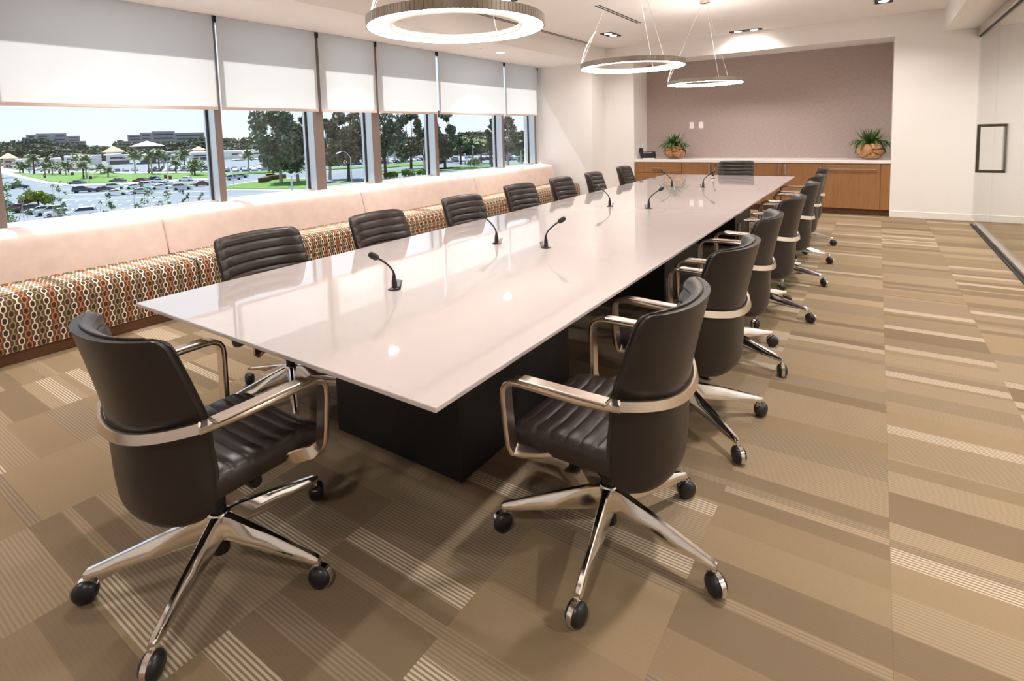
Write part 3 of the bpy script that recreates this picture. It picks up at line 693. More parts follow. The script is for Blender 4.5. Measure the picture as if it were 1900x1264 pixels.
def planter(x, y, R, H, seed, label):
    r = random.Random(seed); t = empty('potted_plant', (x, y, TOPC), 0, label=label, cat='plant')
    pts = []
    while len(pts) < 22:
        v = Vector((r.gauss(0, 1), r.gauss(0, 1), r.gauss(0, .8)))
        if v.length > .2: pts.append(v.normalized())
    hts = [r.uniform(.93, 1.06) for _ in pts]
    P = []; NA, NZ = 72, 30
    for i in range(NZ + 1):
        u = i / NZ; ph = -1.12 + u * 1.95; row = []
        for j in range(NA):
            a = 2 * PI * j / NA; d = Vector((math.cos(a) * math.cos(ph), math.sin(a) * math.cos(ph), math.sin(ph)))
            ds = sorted((((d - p).length, k) for k, p in enumerate(pts)))[:2]
            g = min(1, (ds[1][0] - ds[0][0]) / .10); k = R * (hts[ds[0][1]] - .20 * (1 - g) ** 1.5)
            row.append((d.x * k, d.y * k, max(0, H * .5 + d.z * k * H / (2 * R) * 1.02)))
        P.append(row)
    m = MB().grid(P, cu=True); top = P[-1]; ins = [(q[0] * .82, q[1] * .82, q[2] - .02) for q in top]; m.grid([top, ins], cu=True)
    n = NA; m.f.append(tuple(range(n))[::-1]); m.m.append(0)
    m.obj('teak_bowl', W['teak'], t, smooth=40)
    rt = math.hypot(*P[-1][0][:2]); zt = H * .97
    MB().lathe([(.0005, zt - .01), (rt * .86, zt - .02), (rt * .86, zt - .05)], 24).obj('soil', W['soil'], t)
    f = MB()
    for k in range(70):
        a = r.uniform(0, 2 * PI); rr = r.uniform(0, rt * .7); el = r.uniform(.5, 1.4)
        blade(f, (rr * math.cos(a), rr * math.sin(a), zt - .02), (math.cos(a) * math.cos(el), math.sin(a) * math.cos(el), math.sin(el)), r.uniform(.16, .30), r.uniform(.012, .026), r.uniform(.1, .8))
    for k in range(26):
        a = r.uniform(0, 2 * PI)
        blade(f, (rt * .75 * math.cos(a), rt * .75 * math.sin(a), zt), (math.cos(a), math.sin(a), .35), r.uniform(.18, .30), .045, r.uniform(1.4, 2.6))
    f.obj('fern_fronds', W['fern'], t)
    c = Vector((rt * .55, -rt * .35, zt + .03)); f = MB()
    for k in range(18):
        a = k * 2.4; el = .15 + .07 * k
        blade(f, c, (math.cos(a) * math.cos(el), math.sin(a) * math.cos(el), math.sin(el)), .085 - .002 * k, .034, -.3)
    f.obj('succulent_rosette', W['pale'], t)
    f = MB()
    for s in (-1, 1):
        for k in range(14):
            a = (PI if s < 0 else 0) + r.uniform(-.4, .4); q = Vector((rt * .95 * math.cos(a), rt * .95 * math.sin(a), zt - .01 * k))
            blade(f, (q.x * (1 + .03 * k), q.y, q.z), (math.cos(a) * .8, math.sin(a) * .8, .2 - .08 * k), .08, .028, 1.5)
    f.obj('trailing_leaves', W['plum'], t)
planter(-3.235, 10.33, .205, .29, 3, 'green plants in a chunky teak root bowl on the counter next to the desk phone')
planter(-.095, 10.33, .205, .29, 8, 'green plants in a chunky teak root bowl beside the plain white wall')

# ================================================================== outside, seen through the windows
O = {}
O['asphalt'] = mat('pale_asphalt', (.165, .195, .225), .9, var=.10, scale=.12)
O['walk'] = mat('concrete_walk', (.62, .60, .57), .9, var=.06, scale=.5)
O['grass'] = mat('lawn_grass', (.095, .20, .03), .95, var=.30, scale=.4)
O['hedge'] = mat('clipped_hedge', (.10, .065, .03), .95, var=.3, scale=2)
O['paint'] = mat('road_paint', (.78, .78, .76), .8)
O['soil'] = mat('hill_soil', (.12, .13, .07), .95, var=.3, scale=.05)
O['bark'] = mat('pale_bark', (.42, .36, .30), .9, var=.35, scale=3)
O['barkd'] = mat('dark_bark', (.075, .055, .045), .9, var=.3, scale=3)
O['euc'] = mat('eucalyptus_leaf', (.075, .105, .055), .6, var=.45, scale=.6)
O['eucb'] = mat('eucalyptus_leaf_brownish', (.14, .12, .07), .6, var=.4, scale=.6)
O['palm'] = mat('palm_frond', (.11, .16, .06), .55, var=.35, scale=.8)
O['oak'] = mat('evergreen_leaf', (.055, .085, .045), .75, var=.45, scale=.25)
O['olive'] = mat('olive_leaf', (.12, .13, .07), .75, var=.4, scale=.25)
O['shrub'] = mat('golden_green_leaf', (.24, .30, .035), .6, var=.5, scale=.8)
O['sap'] = mat('sapling_leaf', (.15, .22, .08), .55, var=.4, scale=2)
O['stucco'] = mat('white_stucco', (.74, .70, .67), .85, var=.05, scale=.3)
O['pink'] = mat('pink_stucco', (.62, .48, .43), .85, var=.06, scale=.3)
O['tileroof'] = mat('terracotta_roof', (.55, .30, .20), .8, var=.15, scale=2)
O['greyroof'] = mat('grey_roof', (.42, .40, .38), .7, var=.1)
O['office'] = mat('grey_office_cladding', (.30, .28, .31), .6, var=.06, scale=.1)
O['win'] = mat('dark_window_glass', (.030, .034, .042), .12, var=.2)
O['teal'] = mat('teal_glass', (.10, .42, .42), .2)
O['pole'] = mat('galvanised_pole', (.55, .60, .62), .4, .6)
O['red'] = mat('red_lens', (.75, .03, .03), .4)
O['tyre'] = mat('tyre_rubber', (.015, .015, .016), .8)
O['carglass'] = mat('car_window_glass', (.018, .022, .028), .08)
def paintmat(n, c): return mat('car_paint_' + n, c, .22, var=.03, coat=.6)
CARC = {'white': paintmat('white', (.80, .81, .82)), 'silver': paintmat('silver', (.48, .51, .53)), 'black': paintmat('black', (.02, .021, .025)), 'navy': paintmat('navy', (.03, .045, .09)),
        'maroon': paintmat('maroon', (.16, .02, .025)), 'teal': paintmat('teal', (.05, .13, .17)), 'yellow': paintmat('yellow', (.72, .38, .03)), 'bluegrey': paintmat('bluegrey', (.20, .27, .33))}
MB().box(-1200, -6.6, -500, 1200, GZ - 1, GZ).obj('ground', O['asphalt'], kind='structure')
def patch(name, px, z, m, **k):
    poly = [gnd(x, y)[:2] for x, y in px]
    return MB().prism(poly, GZ, GZ + z).obj(name, m, kind='structure', **k)
patch('pavement', [(0, 310), (20, 315), (60, 322), (150, 318), (260, 320), (397, 318), (397, 334), (330, 337), (230, 343), (140, 346), (85, 341), (48, 333), (0, 322)], .15, O['walk'])
patch('lawn', [(16, 319), (60, 323), (150, 321), (260, 323), (397, 321), (397, 331), (330, 333), (230, 340), (140, 342.5), (90, 337.5), (50, 329)], .30, O['grass'])
patch('pavement', [(415, 346), (470, 337), (520, 331), (580, 331), (580, 355), (415, 354)], .15, O['walk'])
patch('lawn', [(418, 347), (470, 339), (520, 333), (580, 333), (580, 352), (418, 351.5)], .30, O['grass'])
patch('pavement', [(600, 346), (640, 340), (700, 336), (700, 340), (655, 346), (612, 352)], .12, O['walk'])
patch('lawn', [(603, 345), (640, 340.5), (700, 337), (700, 339.5), (655, 345), (612, 350)], .30, O['grass'])
patch('lawn', [(600, 313), (700, 308), (700, 311), (600, 316)], .30, O['grass'])
patch('lawn', [(415, 323), (500, 318), (590, 313), (590, 316), (500, 321.5), (415, 326)], .30, O['grass'])
patch('lawn', [(708, 309), (745, 303), (800, 302), (800, 308), (750, 309), (708, 313)], .30, O['grass'])
patch('lawn', [(708, 320), (800, 314), (840, 312), (840, 315), (800, 317), (708, 324)], .30, O['grass'])
patch('lawn', [(815, 313), (925, 306), (990, 304), (990, 307), (925, 310), (815, 318)], .30, O['grass'])
patch('traffic_island', [(311, 346), (330, 343.5), (362, 341), (362, 342), (335, 347), (315, 349)], .2, O['grass'])
for k, (x0, y0, x1, y1) in enumerate([(90, 362, 390, 355), (60, 372, 395, 364), (110, 352, 390, 345)]):
    a, b = gnd(x0, y0), gnd(x1, y1); n = (b - a).cross(Vector((0, 0, 1))).normalized() * .14
    MB().prism([(a + n)[:2], (b + n)[:2], (b - n)[:2], (a - n)[:2]], GZ, GZ + .02).obj('lane_line', O['paint'], kind='structure')
m = MB()
for i in range(9):
    for j in range(4):
        c = gnd(112 + 24 * i + 7 * j, 366 + 7 * j); m.box(c.x - .3, c.x + .3, c.y - .3, c.y + .3, GZ, GZ + .02)
m.obj('stall_markers', O['paint'], label='white painted dot markers across the parking lot', cat='road marking', kind='stuff')

# ---- cars
def carmesh(kind):
    if kind == 'sedan': prof = [(-2.2, .30), (-2.22, .62), (-2.1, .88), (-1.55, .95), (-.95, 1.38), (.35, 1.42), (1.05, .98), (1.95, .82), (2.2, .62), (2.22, .32)]; cab = [(-1.38, .95), (-.88, 1.34), (.30, 1.37), (.90, .98)]
    else: prof = [(-2.2, .35), (-2.25, .80), (-2.15, 1.10), (-1.95, 1.62), (-1.5, 1.72), (.15, 1.70), (.95, 1.12), (1.95, .98), (2.2, .75), (2.22, .38)]; cab = [(-1.95, 1.10), (-1.78, 1.60), (.10, 1.62), (.80, 1.12)]
    b = MB(); secs = []
    for s, sc_ in ((-.90, 0), (-.86, 1), (.86, 1), (.90, 0)):
        row = []
        for x, z in prof:
            hi = max(0, (z - .95)) * .22; yy = s - math.copysign(hi, s); row.append((x * (.99 if not sc_ else 1), yy, z - (0 if sc_ else .03)))
        secs.append(row)
    b.grid(secs, cu=True); n = len(prof); b.f += [tuple(range(n)), tuple(range(3 * n, 4 * n))[::-1]]; b.m += [0, 0]; b = b.recalc()
    g = MB()
    for s in (-1, 1):
        v = [(x, s * (.912 - max(0, z - .95) * .22), z) for x, z in cab]; g.add(v + [(x, y - s * .05, z) for x, y, z in v], [(0, 1, 2, 3), (0, 4, 5, 1), (1, 5, 6, 2), (2, 6, 7, 3), (3, 7, 4, 0), (4, 5, 6, 7)])
    f0, f1 = (prof[5], prof[6]) if kind == 'sedan' else (prof[5], prof[6]); r0, r1 = (prof[4], prof[3]) if kind == 'sedan' else (prof[3], prof[2])
    for (a, b2, d) in ((f0, f1, .03), (r0, r1, -.03)):
        g.add([(a[0] + d, -.70, a[1] - .03), (a[0] + d, .70, a[1] - .03), (b2[0] + d, .78, b2[1] + .06), (b2[0] + d, -.78, b2[1] + .06), (a[0] - d, -.70, a[1] - .05), (a[0] - d, .70, a[1] - .05), (b2[0] - d, .78, b2[1] + .04), (b2[0] - d, -.78, b2[1] + .04)],
              [(0, 1, 2, 3), (4, 7, 6, 5), (0, 4, 5, 1), (1, 5, 6, 2), (2, 6, 7, 3), (3, 7, 4, 0)])
    return b.v, b.f, b.m, g.recalc().mesh('windows', O['carglass'])
CARM = {k: carmesh(k) for k in ('sedan', 'suv')}
WHEEL = MB().lathe([(.10, -.10), (.30, -.11), (.33, -.08), (.33, .08), (.30, .11), (.10, .10)], 14, axis='y').mesh('wheel', O['tyre'])
_cm = {}
def carbody(kind, col):
    if (kind, col) not in _cm:
        b = MB(); b.v, b.f, b.m = CARM[kind][:3]; _cm[kind, col] = b.mesh('car_body', CARC[col], 40)
    return _cm[kind, col]
def car(p, head, kind, col, label, group):
    t = empty('car', (p.x, p.y, GZ), head, label=label, cat='car', group=group)
    put('car_body', carbody(kind, col), t); put('windows', CARM[kind][3], t)
    for sx in (-1.36, 1.36):
        for sy in (-.80, .80): put('wheel', WHEEL, t, (sx, sy, .33))
    return t
def hd(x0, y0, x1, y1): d = gnd(x1, y1) - gnd(x0, y0); return math.atan2(d.y, d.x)
hp = hd(150, 404, 75, 410)                         # parked row by the shrub
PARK = [((150, 403), 'suv', 'white', 'white parked vehicle closest to the building in the row by the shrub'), ((112, 401), 'sedan', 'white', 'white car in the parked row between two other pale cars'), ((95, 399), 'suv', 'silver', 'silver parked vehicle with a dark roofline in the row by the shrub'),
        ((76, 396.5), 'sedan', 'silver', 'silver sedan parked in front of the golden green shrub'), ((52, 393), 'sedan', 'black', 'black car parked under the golden green shrub'), ((33, 391), 'sedan', 'maroon', 'dark red car at the end of the parked row by the shrub')]
for (x, y), k, c, l in PARK: car(gnd(x, y), hp + .12, k, c, l, 'cars parked by the shrub')
car(gnd(6, 385.5), hd(0, 386, 30, 384), 'sedan', 'bluegrey', 'blue grey car driving past the shrub in the parking lot', 'cars in the near lot')
STR = [((155, 357), 'suv', 'navy', 1), ((194, 355), 'sedan', 'black', 1), ((214, 351), 'suv', 'white', 1), ((217, 362), 'sedan', 'white', 1), ((251, 350.5), 'sedan', 'white', 1), ((263, 359), 'sedan', 'silver', 1), ((275, 347.5), 'suv', 'white', 1),
       ((299, 351), 'sedan', 'white', 1), ((339, 352), 'suv', 'silver', 1), ((376, 345), 'sedan', 'maroon', 1), ((219, 338.5), 'sedan', 'navy', -1), ((262, 338), 'sedan', 'maroon', -1), ((285, 335), 'sedan', 'navy', -1), ((294, 339), 'sedan', 'white', -1), ((303, 345), 'sedan', 'silver', -1),
       ((345, 336), 'sedan', 'white', -1), ((143, 342.5), 'sedan', 'teal', -1), ((434, 334), 'suv', 'silver', 1), ((447, 330), 'sedan', 'bluegrey', -1), ((36, 350), 'sedan', 'black', 1)]
SN = ['dark blue vehicle driving alone across the junction', 'black car waiting behind the dark blue vehicle', 'white vehicle beside a black car at the junction', 'white sedan in the lane closest to the parking lot', 'white sedan in the middle of the queue at the junction', 'silver sedan below a white sedan in the queue',
      'white high-roofed vehicle in the queue at the junction', 'white sedan passing the grassy traffic island', 'silver vehicle beyond the sapling tops, past the island', 'dark red car leaving the junction past the island', 'navy car along the kerb of the lawn', 'dark red car along the kerb of the lawn', 'navy car following the dark red one along the lawn',
      'white car turning in front of the lawn', 'silver car beside the traffic island post', 'white car on the road behind the island', 'dark teal car at the kerb of the lawn corner', 'silver vehicle on the road beside the hedge bed', 'blue grey car on the road behind the silver one', 'black car on the curving side road']
hs = hd(150, 357, 390, 347)
for ((x, y), k, c, s), l in zip(STR, SN): car(gnd(x, y), hs + (0 if s > 0 else PI) + rnd.uniform(-.12, .12) + (.35 if s > 0 else 0), k, c, l, 'cars on the road')
t = car(gnd(507, 331.5), hd(470, 333, 540, 329), 'suv', 'yellow', 'yellow vehicle on the road behind the hedge bed', 'cars on the road')
# far parking rows: too small to show parts
def farcar(col):
    b = MB(); v, f, m_, g = CARM['sedan']; b.v, b.f, b.m = list(v), list(f), list(m_)
    b.box(-1.2, .8, -.93, .93, 1.0, 1.28, 1); b.box(-1.6, -1.1, -.92, .92, 0, .6, 2); b.box(1.1, 1.6, -.92, .92, 0, .6, 2)
    return b.mesh('far_car', [CARC[col], O['carglass'], O['tyre']], 0)
FAR = {c: farcar(c) for c in ('white', 'silver', 'black', 'bluegrey', 'navy', 'maroon')}
rows = [(60, 316, 190, 316, 10), (200, 320, 250, 317, 6), (285, 315, 392, 312, 12), (285, 319, 392, 317, 11), (420, 319, 560, 313, 16), (420, 316.5, 560, 310.5, 15), (612, 309, 690, 304, 11), (612, 306, 690, 302, 10), (712, 304, 790, 297, 14), (712, 300, 790, 295, 14), (820, 302, 918, 296, 16), (820, 298, 918, 293, 15), (940, 298, 980, 295, 7), (940, 294, 980, 291, 6)]
for (x0, y0, x1, y1, n) in rows:
    n = min(n, int((gnd(x1, y1) - gnd(x0, y0)).length / 3.1) + 1); hr_ = hd(x0, y0, x1, y1) + PI / 2
    for i in range(n):
        u = i / max(1, n - 1); p = gnd(x0 + (x1 - x0) * u, y0 + (y1 - y0) * u); c = rnd.choice(['white', 'white', 'white', 'silver', 'silver', 'black', 'bluegrey', 'navy', 'maroon'])
        put('parked_car', FAR[c], None, (p.x, p.y, GZ), (0, 0, hr_ + rnd.uniform(-.03, .03)), label='small %s car in the far parking rows before the low buildings' % {'bluegrey': 'blue grey', 'maroon': 'dark red'}.get(c, c), cat='car', group='%s cars in the far parking rows' % c)

# ---- foliage
def leafmesh(name, clumps, n, size, m, seed, aspect=.45, droop=0.0):
    r = np.random.RandomState(seed); c = np.array([q[:3] for q in clumps]); rad = np.array([q[3] for q in clumps]); vol = rad ** 2; vol = vol / vol.sum()
    k = r.choice(len(clumps), n, p=vol); d = r.normal(size=(n, 3)); d /= np.linalg.norm(d, axis=1)[:, None]; rr = r.rand(n) ** .45
    p = c[k] + d * (rad[k] * rr)[:, None]
    a = r.normal(size=(n, 3)); a[:, 2] -= droop; a /= np.linalg.norm(a, axis=1)[:, None]; b = np.cross(a, r.normal(size=(n, 3))); b /= np.linalg.norm(b, axis=1)[:, None]
    s = size * (.6 + .8 * r.rand(n)); a = a * s[:, None] * .5; b = b * s[:, None] * .5 * aspect
    v = np.stack([p - a, p + b, p + a, p - b], 1).reshape(-1, 3); f = np.arange(4 * n).reshape(-1, 4)
    me = bpy.data.meshes.new(name); me.from_pydata(v.tolist(), [], f.tolist()); me.materials.append(m); me.update(); return me
def branches(base, tips, r0, m_, seed):
    r = random.Random(seed); b = MB(); h = max(t[2] for t in tips)
    trunk = [Vector((0, 0, -.3)), Vector((r.uniform(-.2, .2), r.uniform(-.2, .2), h * .18)), Vector((r.uniform(-.5, .5), r.uniform(-.5, .5), h * .38))]
    b.tube(trunk, [r0 * 1.25, r0 * .95, r0 * .8], 7)
    for tp in tips:
        t = Vector(tp); s = trunk[1].lerp(trunk[2], r.uniform(.3, 1.0)); mid = s.lerp(t, .5) + Vector((r.uniform(-.6, .6), r.uniform(-.6, .6), r.uniform(0, 1)))
        b.tube([s, mid, t], [r0 * .5, r0 * .32, r0 * .10], 5)
    return b
def tree(p, H, Wd, label, m, bark, n, size, seed, k=16, lo=.30, group=None, droop=.6, cat='tree', name='tree', lean=0):
    r = random.Random(seed); t = empty(name, p, 0, label=label, cat=cat, group=group); cl = []
    for i in range(k):
        z = H * (lo + (1 - lo) * (i + .5) / k) ; u = (z / H - lo) / (1 - lo); w = Wd * .5 * (.45 + .75 * math.sin(PI * min(1, .12 + .80 * u))) * .85
        a = r.uniform(0, 2 * PI); q = w * math.sqrt(r.uniform(.05, 1)); R = Wd * r.uniform(.13, .24) * (1.15 - .4 * u)
        cl.append((q * math.cos(a) + lean * u, q * math.sin(a), min(z, H - R * .8), R))
    branches(p, [(c[0], c[1], c[2]) for c in cl[::2]], H * (.022 if H > 11 else .007), bark, seed).obj('trunk', bark, t)
    put('foliage', leafmesh('foliage', cl, n, size, m, seed, .5, droop), t, kind='stuff'); return t
def ptree(x, yb_, ytop, wpx, label, m, bark, n=1800, sz=.9, seed=1, dist=None, **k):
    p = gnd(x, yb_) if dist is None else Vector((*at(x, 300, dist)[:2], GZ))
    D = math.hypot(p.x, p.y); top = at(x, ytop, D).z; sc_ = (at(x + wpx / 2, 280, D) - at(x - wpx / 2, 280, D)).length
    return tree(p, top - GZ, sc_, label, m, bark, n, sz, seed, **k)
E = 'large eucalyptus trees on the verge'
ptree(522, 341, 206, 105, 'broad eucalyptus with a pale trunk on the lawn by the hedge bed', O['euc'], O['bark'], 6000, 1.25, 21, k=34, lo=.28, group=E)
ptree(553, 338, 212, 50, 'slimmer eucalyptus right behind the blue traffic pole', O['euc'], O['bark'], 2600, 1.2, 22, k=12, lo=.24, group=E)
ptree(612, 333, 208, 62, 'leaning eucalyptus at the edge of the narrowest pane', O['euc'], O['bark'], 3400, 1.2, 23, k=16, group=E, lean=3)
ptree(647, 336, 209, 70, 'brownish eucalyptus behind the curved street lamp', O['eucb'], O['barkd'], 4200, 1.2, 24, k=18, lo=.30, group=E)
ptree(680, 318, 222, 40, 'slender grey green eucalyptus beside the narrowest pane mullion', O['eucb'], O['bark'], 2200, 1.2, 25, k=11, lo=.22, group=E)
ptree(716, 332, 204, 95, 'open-branched eucalyptus with a dark forked trunk', O['euc'], O['barkd'], 2600, 1.1, 26, k=17, lo=.42, group=E)
ptree(763, 313, 208, 52, 'dense drooping eucalyptus before the white office block', O['euc'], O['barkd'], 3600, 1.3, 27, k=15, lo=.25, group=E)
ptree(789, 318, 200, 32, 'tall pale olive eucalyptus partly cut by a mullion', O['eucb'], O['bark'], 2200, 1.2, 28, k=10, lo=.20, group=E)
ptree(826, 313, 205, 52, 'dark drooping eucalyptus by the palm grove', O['euc'], O['barkd'], 4200, 1.2, 29, k=16, lo=.18, group=E)
ptree(913, 312, 222, 22, 'small pine-like tree beside the palm grove', O['oak'], O['barkd'], 700, 1.0, 30, k=8, lo=.55, group=E)
ptree(943, 309, 216, 52, 'bare-stemmed eucalyptus in the end pane', O['eucb'], O['bark'], 1500, 1.1, 31, k=13, lo=.35, group=E)
ptree(977, 308, 238, 34, 'rounder dark eucalyptus in the end pane', O['euc'], O['barkd'], 2200, 1.1, 32, k=10, lo=.25, group=E)
ptree(-12, 330, 222, 42, 'pine branch reaching in at the edge of the hilltop offices pane', O['euc'], O['barkd'], 1400, .9, 33, k=12, lo=.5, group=E)
for i, (x, D, yt, w) in enumerate([(705, 262, 262, 44), (726, 275, 268, 40), (748, 268, 264, 44), (772, 280, 262, 46), (798, 270, 266, 44), (822, 262, 262, 48), (846, 255, 266, 46), (866, 248, 262, 40), (888, 258, 263, 44), (905, 250, 258, 46), (930, 246, 262, 46), (952, 240, 258, 46), (974, 236, 262, 46), (625, 290, 270, 46), (655, 285, 272, 46), (682, 280, 268, 44)]):
    ptree(x, 0, yt, w, 'leafy green tree in the grove behind the far parking rows', O['sap'] if i % 3 == 0 else O['oak'], O['barkd'], 1300, 1.5, 80 + i, dist=D * 1.25, k=14, lo=.22, group='grove behind the far parking rows', droop=0)
# shrubs
def shrub(x, yb_, ytop, wpx, label, m, n, sz, seed, group=None):
    p = gnd(x, yb_); D = math.hypot(p.x, p.y); H = at(x, ytop, D).z - GZ; w = (at(x + wpx / 2, 300, D) - at(x - wpx / 2, 300, D)).length; r = random.Random(seed)
    t = empty('shrub', p, 0, label=label, cat='shrub', group=group); cl = []
    for i in range(18):
        a = r.uniform(0, 2 * PI); q = math.sqrt(r.random()) * w * .40; z = H * (.25 + .55 * (1 - (q / (w * .5)) ** 2) * r.uniform(.5, 1)); cl.append((q * math.cos(a), q * math.sin(a), z, w * r.uniform(.10, .17)))
    MB().tube([(0, 0, -.2), (0, 0, H * .4)], .15, 6).obj('stem', O['barkd'], t)
    put('foliage', leafmesh('foliage', cl, n, sz, m, seed, .7), t, kind='stuff')
shrub(72, 386, 347, 72, 'rounded golden green shrub beside the parked cars', O['shrub'], 3200, .55, 41)
for i, (x, y0, y1, w, l) in enumerate([(728, 331, 318, 30, 'green bush by the dark forked trunk'), (757, 328, 315, 34, 'green bush between two eucalyptus trunks'), (785, 326, 314, 26, 'pale green bush below the olive eucalyptus'), (880, 309, 293, 34, 'bright green bush in front of the palm grove'), (915, 307, 303, 18, 'small bright bush beside a mullion'), (970, 305, 286, 26, 'leafy green bush in the end pane')]):
    shrub(x, y0, y1, w, l, O['sap'] if i > 2 else O['grass'], 900, .6, 50 + i, 'green bushes along the verge')
# saplings close to the facade
for i, (x, ytop, w, D, l) in enumerate([(20, 333, 44, 34, 'staked sparse sapling beside the parked cars by the shrub'), (104, 336, 24, 40, 'thin sapling beside the golden green shrub'), (192, 362, 30, 26, 'sparse sapling below the dark blue vehicle'), (262, 340, 34, 30, 'tallest sparse sapling below the white cars'), (301, 352, 36, 27, 'leafy sapling below the traffic island'), (336, 352, 26, 24, 'dark-leaved sapling close to the window ledge'), (372, 358, 20, 27, 'small sapling beside the hilltop offices pane mullion')]):
    p = Vector((*at(x, 330, D)[:2], GZ)); H = at(x, ytop, D).z - GZ; wd = (at(x + w / 2, 330, D) - at(x - w / 2, 330, D)).length
    tree(p, H, wd * 1.5, l, O['sap'] if i != 5 else O['oak'], O['bark'], 300 if i else 520, .15, 60 + i, k=14, lo=.78, group='saplings along the facade', droop=0, name='sapling')
# palms
FR = MB()
def palmmesh(seed):
    r = random.Random(seed); m = MB()
    for k in range(26):
        a = k * 2.4 + r.uniform(-.2, .2); el = r.uniform(-.35, 1.25); L = r.uniform(2.2, 3.0); d = Vector((math.cos(a) * math.cos(el), math.sin(a) * math.cos(el), math.sin(el))); s = d.cross(Vector((0, 0, 1))).normalized(); q = Vector((0, 0, 0)); rows = []
        for i in range(6):
            u = i / 5; w = .42 * math.sin(PI * (.08 + .88 * u)); dd = (d + Vector((0, 0, -1.5 * u * u))).normalized(); rows.append([q - s * w - Vector((0, 0, w * .7)), q, q + s * w - Vector((0, 0, w * .7))]); q = q + dd * L / 5
        m.grid([[tuple(x) for x in rw] for rw in rows])
    return m.mesh('fronds', O['palm'], 0)
PALM = [palmmesh(k) for k in range(4)]
def palm(x, yb_, ytop, label, group, i):
    p = gnd(x, yb_); D = math.hypot(p.x, p.y); H = at(x, ytop, D).z - GZ; t = empty('palm_tree', p, rnd.uniform(0, 6), label=label, cat='palm tree', group=group); k = max(1.2, min(2.3, H / 6.5))
    h = H - 1.6 * k; MB().tube([(0, 0, -.2), (.1, 0, h * .5), (0, 0, h)], [.28 * k, .2 * k, .24 * k], 7).obj('trunk', O['barkd' if i % 2 else 'bark'], t)
    o = put('fronds', PALM[i % 4], t, (0, 0, h)); o.scale = (k, k, k)
PG = 'palms along the lawn'
for i, (x, y0, y1) in enumerate([(37, 322, 301), (43, 322, 303), (55, 321, 298), (64, 324, 287), (84, 325, 303), (91, 322, 291), (98, 326, 303), (111, 320, 303), (122, 326, 300), (127, 321, 304), (142, 318, 289), (155, 333, 300), (161, 330, 289), (187, 325, 304), (201, 330, 309)]):
    palm(x, y0, y1, 'palm tree on the lawn before the long white building', PG, i)
for i, (x, y0, y1) in enumerate([(251, 322, 281), (277, 322, 284), (282, 325, 280), (296, 318, 277), (305, 317, 283), (327, 322, 296), (335, 318, 281), (344, 318, 278), (357, 326, 303), (362, 327, 296), (374, 320, 300)]):
    palm(x, y0, y1, 'palm tree between the junction and the dark-roofed pavilion', 'palms at the junction', i)
for i, (x, y0, y1) in enumerate([(462, 321, 279), (530, 318, 285), (733, 301, 258), (745, 302, 262), (720, 305, 266), (855, 305, 255), (878, 304, 257), (910, 302, 254), (838, 303, 262), (893, 303, 262)]):
    palm(x, y0, y1, 'palm tree in the grove behind the far parking rows', 'palms behind the parking rows', i)
# ---- street furniture
def pole(name, x, yb_, ytop, label, cat, arm=None, r=.16, signal=None):
    p = gnd(x, yb_); D = math.hypot(p.x, p.y); H = at(x, ytop, D).z - GZ; t = empty(name, p, 0, label=label, cat=cat)
    MB().tube([(0, 0, 0), (0, 0, H)], [r, r * .6], 8).obj('post', O['pole'], t)
    if arm:
        e = at(arm[0], arm[1], D) - p; c = [Vector((0, 0, H * .96)).lerp(e, u) + Vector((0, 0, arm[2] * math.sin(PI * u))) for u in [i / 6 for i in range(7)]]
        MB().tube(c, r * .5, 6).obj('arm', O['pole'], t)
        if cat == 'street lamp': d = (c[-1] - c[-2]).normalized(); MB().tube([e - d * .3, e + d * .9], [.12, .2], 8).obj('lamp_head', O['pole'], t)
    for i, (sx, sy, lit) in enumerate(signal or []):
        q = at(sx, sy, D) - p; b = MB().rbox(q.x - .3, q.x + .3, q.y - .3, q.y + .3, q.z - .55, q.z + .55, .05, 1).obj('signal_head', O['tyre'], t)
        if lit:
            d = (Vector((0, 0, 0)) - p).normalized(); cc = q + Vector((d.x, d.y, 0)) * .36; MB().rbox(cc.x - .16, cc.x + .16, cc.y - .16, cc.y + .16, q.z + .10, q.z + .42, .05, 2).obj('red_lens', O['red'], b)
pole('traffic_signal', 166, 341, 301, 'traffic signal post with a red light on the lawn', 'traffic light', signal=[(168, 329, 1), (111, 320, 1), (134, 322, 1)])
pole('traffic_signal', 313, 343, 297, 'traffic signal mast with a curved arm by the island', 'traffic light', arm=(340, 307, .8), signal=[(307, 328, 0), (316, 329, 1)])
pole('traffic_signal', 84, 337, 324, 'short traffic signal post at the lawn corner', 'traffic light', signal=[(83, 327, 1)], r=.12)
pole('traffic_signal', 542, 356, 327, 'pale blue signal mast with a slanting arm before the eucalyptus', 'traffic light', arm=(570, 313, 0), r=.3)
pole('street_lamp', 653, 340, 291, 'curved street lamp in front of the brownish eucalyptus', 'street lamp', arm=(630, 283, .9))
pole('lamp_post', 434, 351, 290, 'thin bare lamp post by the hedge bed', 'street lamp', r=.1)
pole('lamp_post', 967, 307, 271, 'pale blue post in the end pane', 'street lamp', r=.3)
m = MB(); pts = [(485, 341), (500, 335.5), (528, 332.5)]; a = [gnd(*q) for q in pts]
for p, q in zip(a, a[1:]):
    n = (q - p).cross(Vector((0, 0, 1))).normalized() * .8; m.prism([(p + n)[:2], (q + n)[:2], (q - n)[:2], (p - n)[:2]], GZ + .2, GZ + 1.5)
m.obj('hedge', O['hedge'], label='low brown clipped hedge on the lawn before the yellow vehicle', cat='hedge')
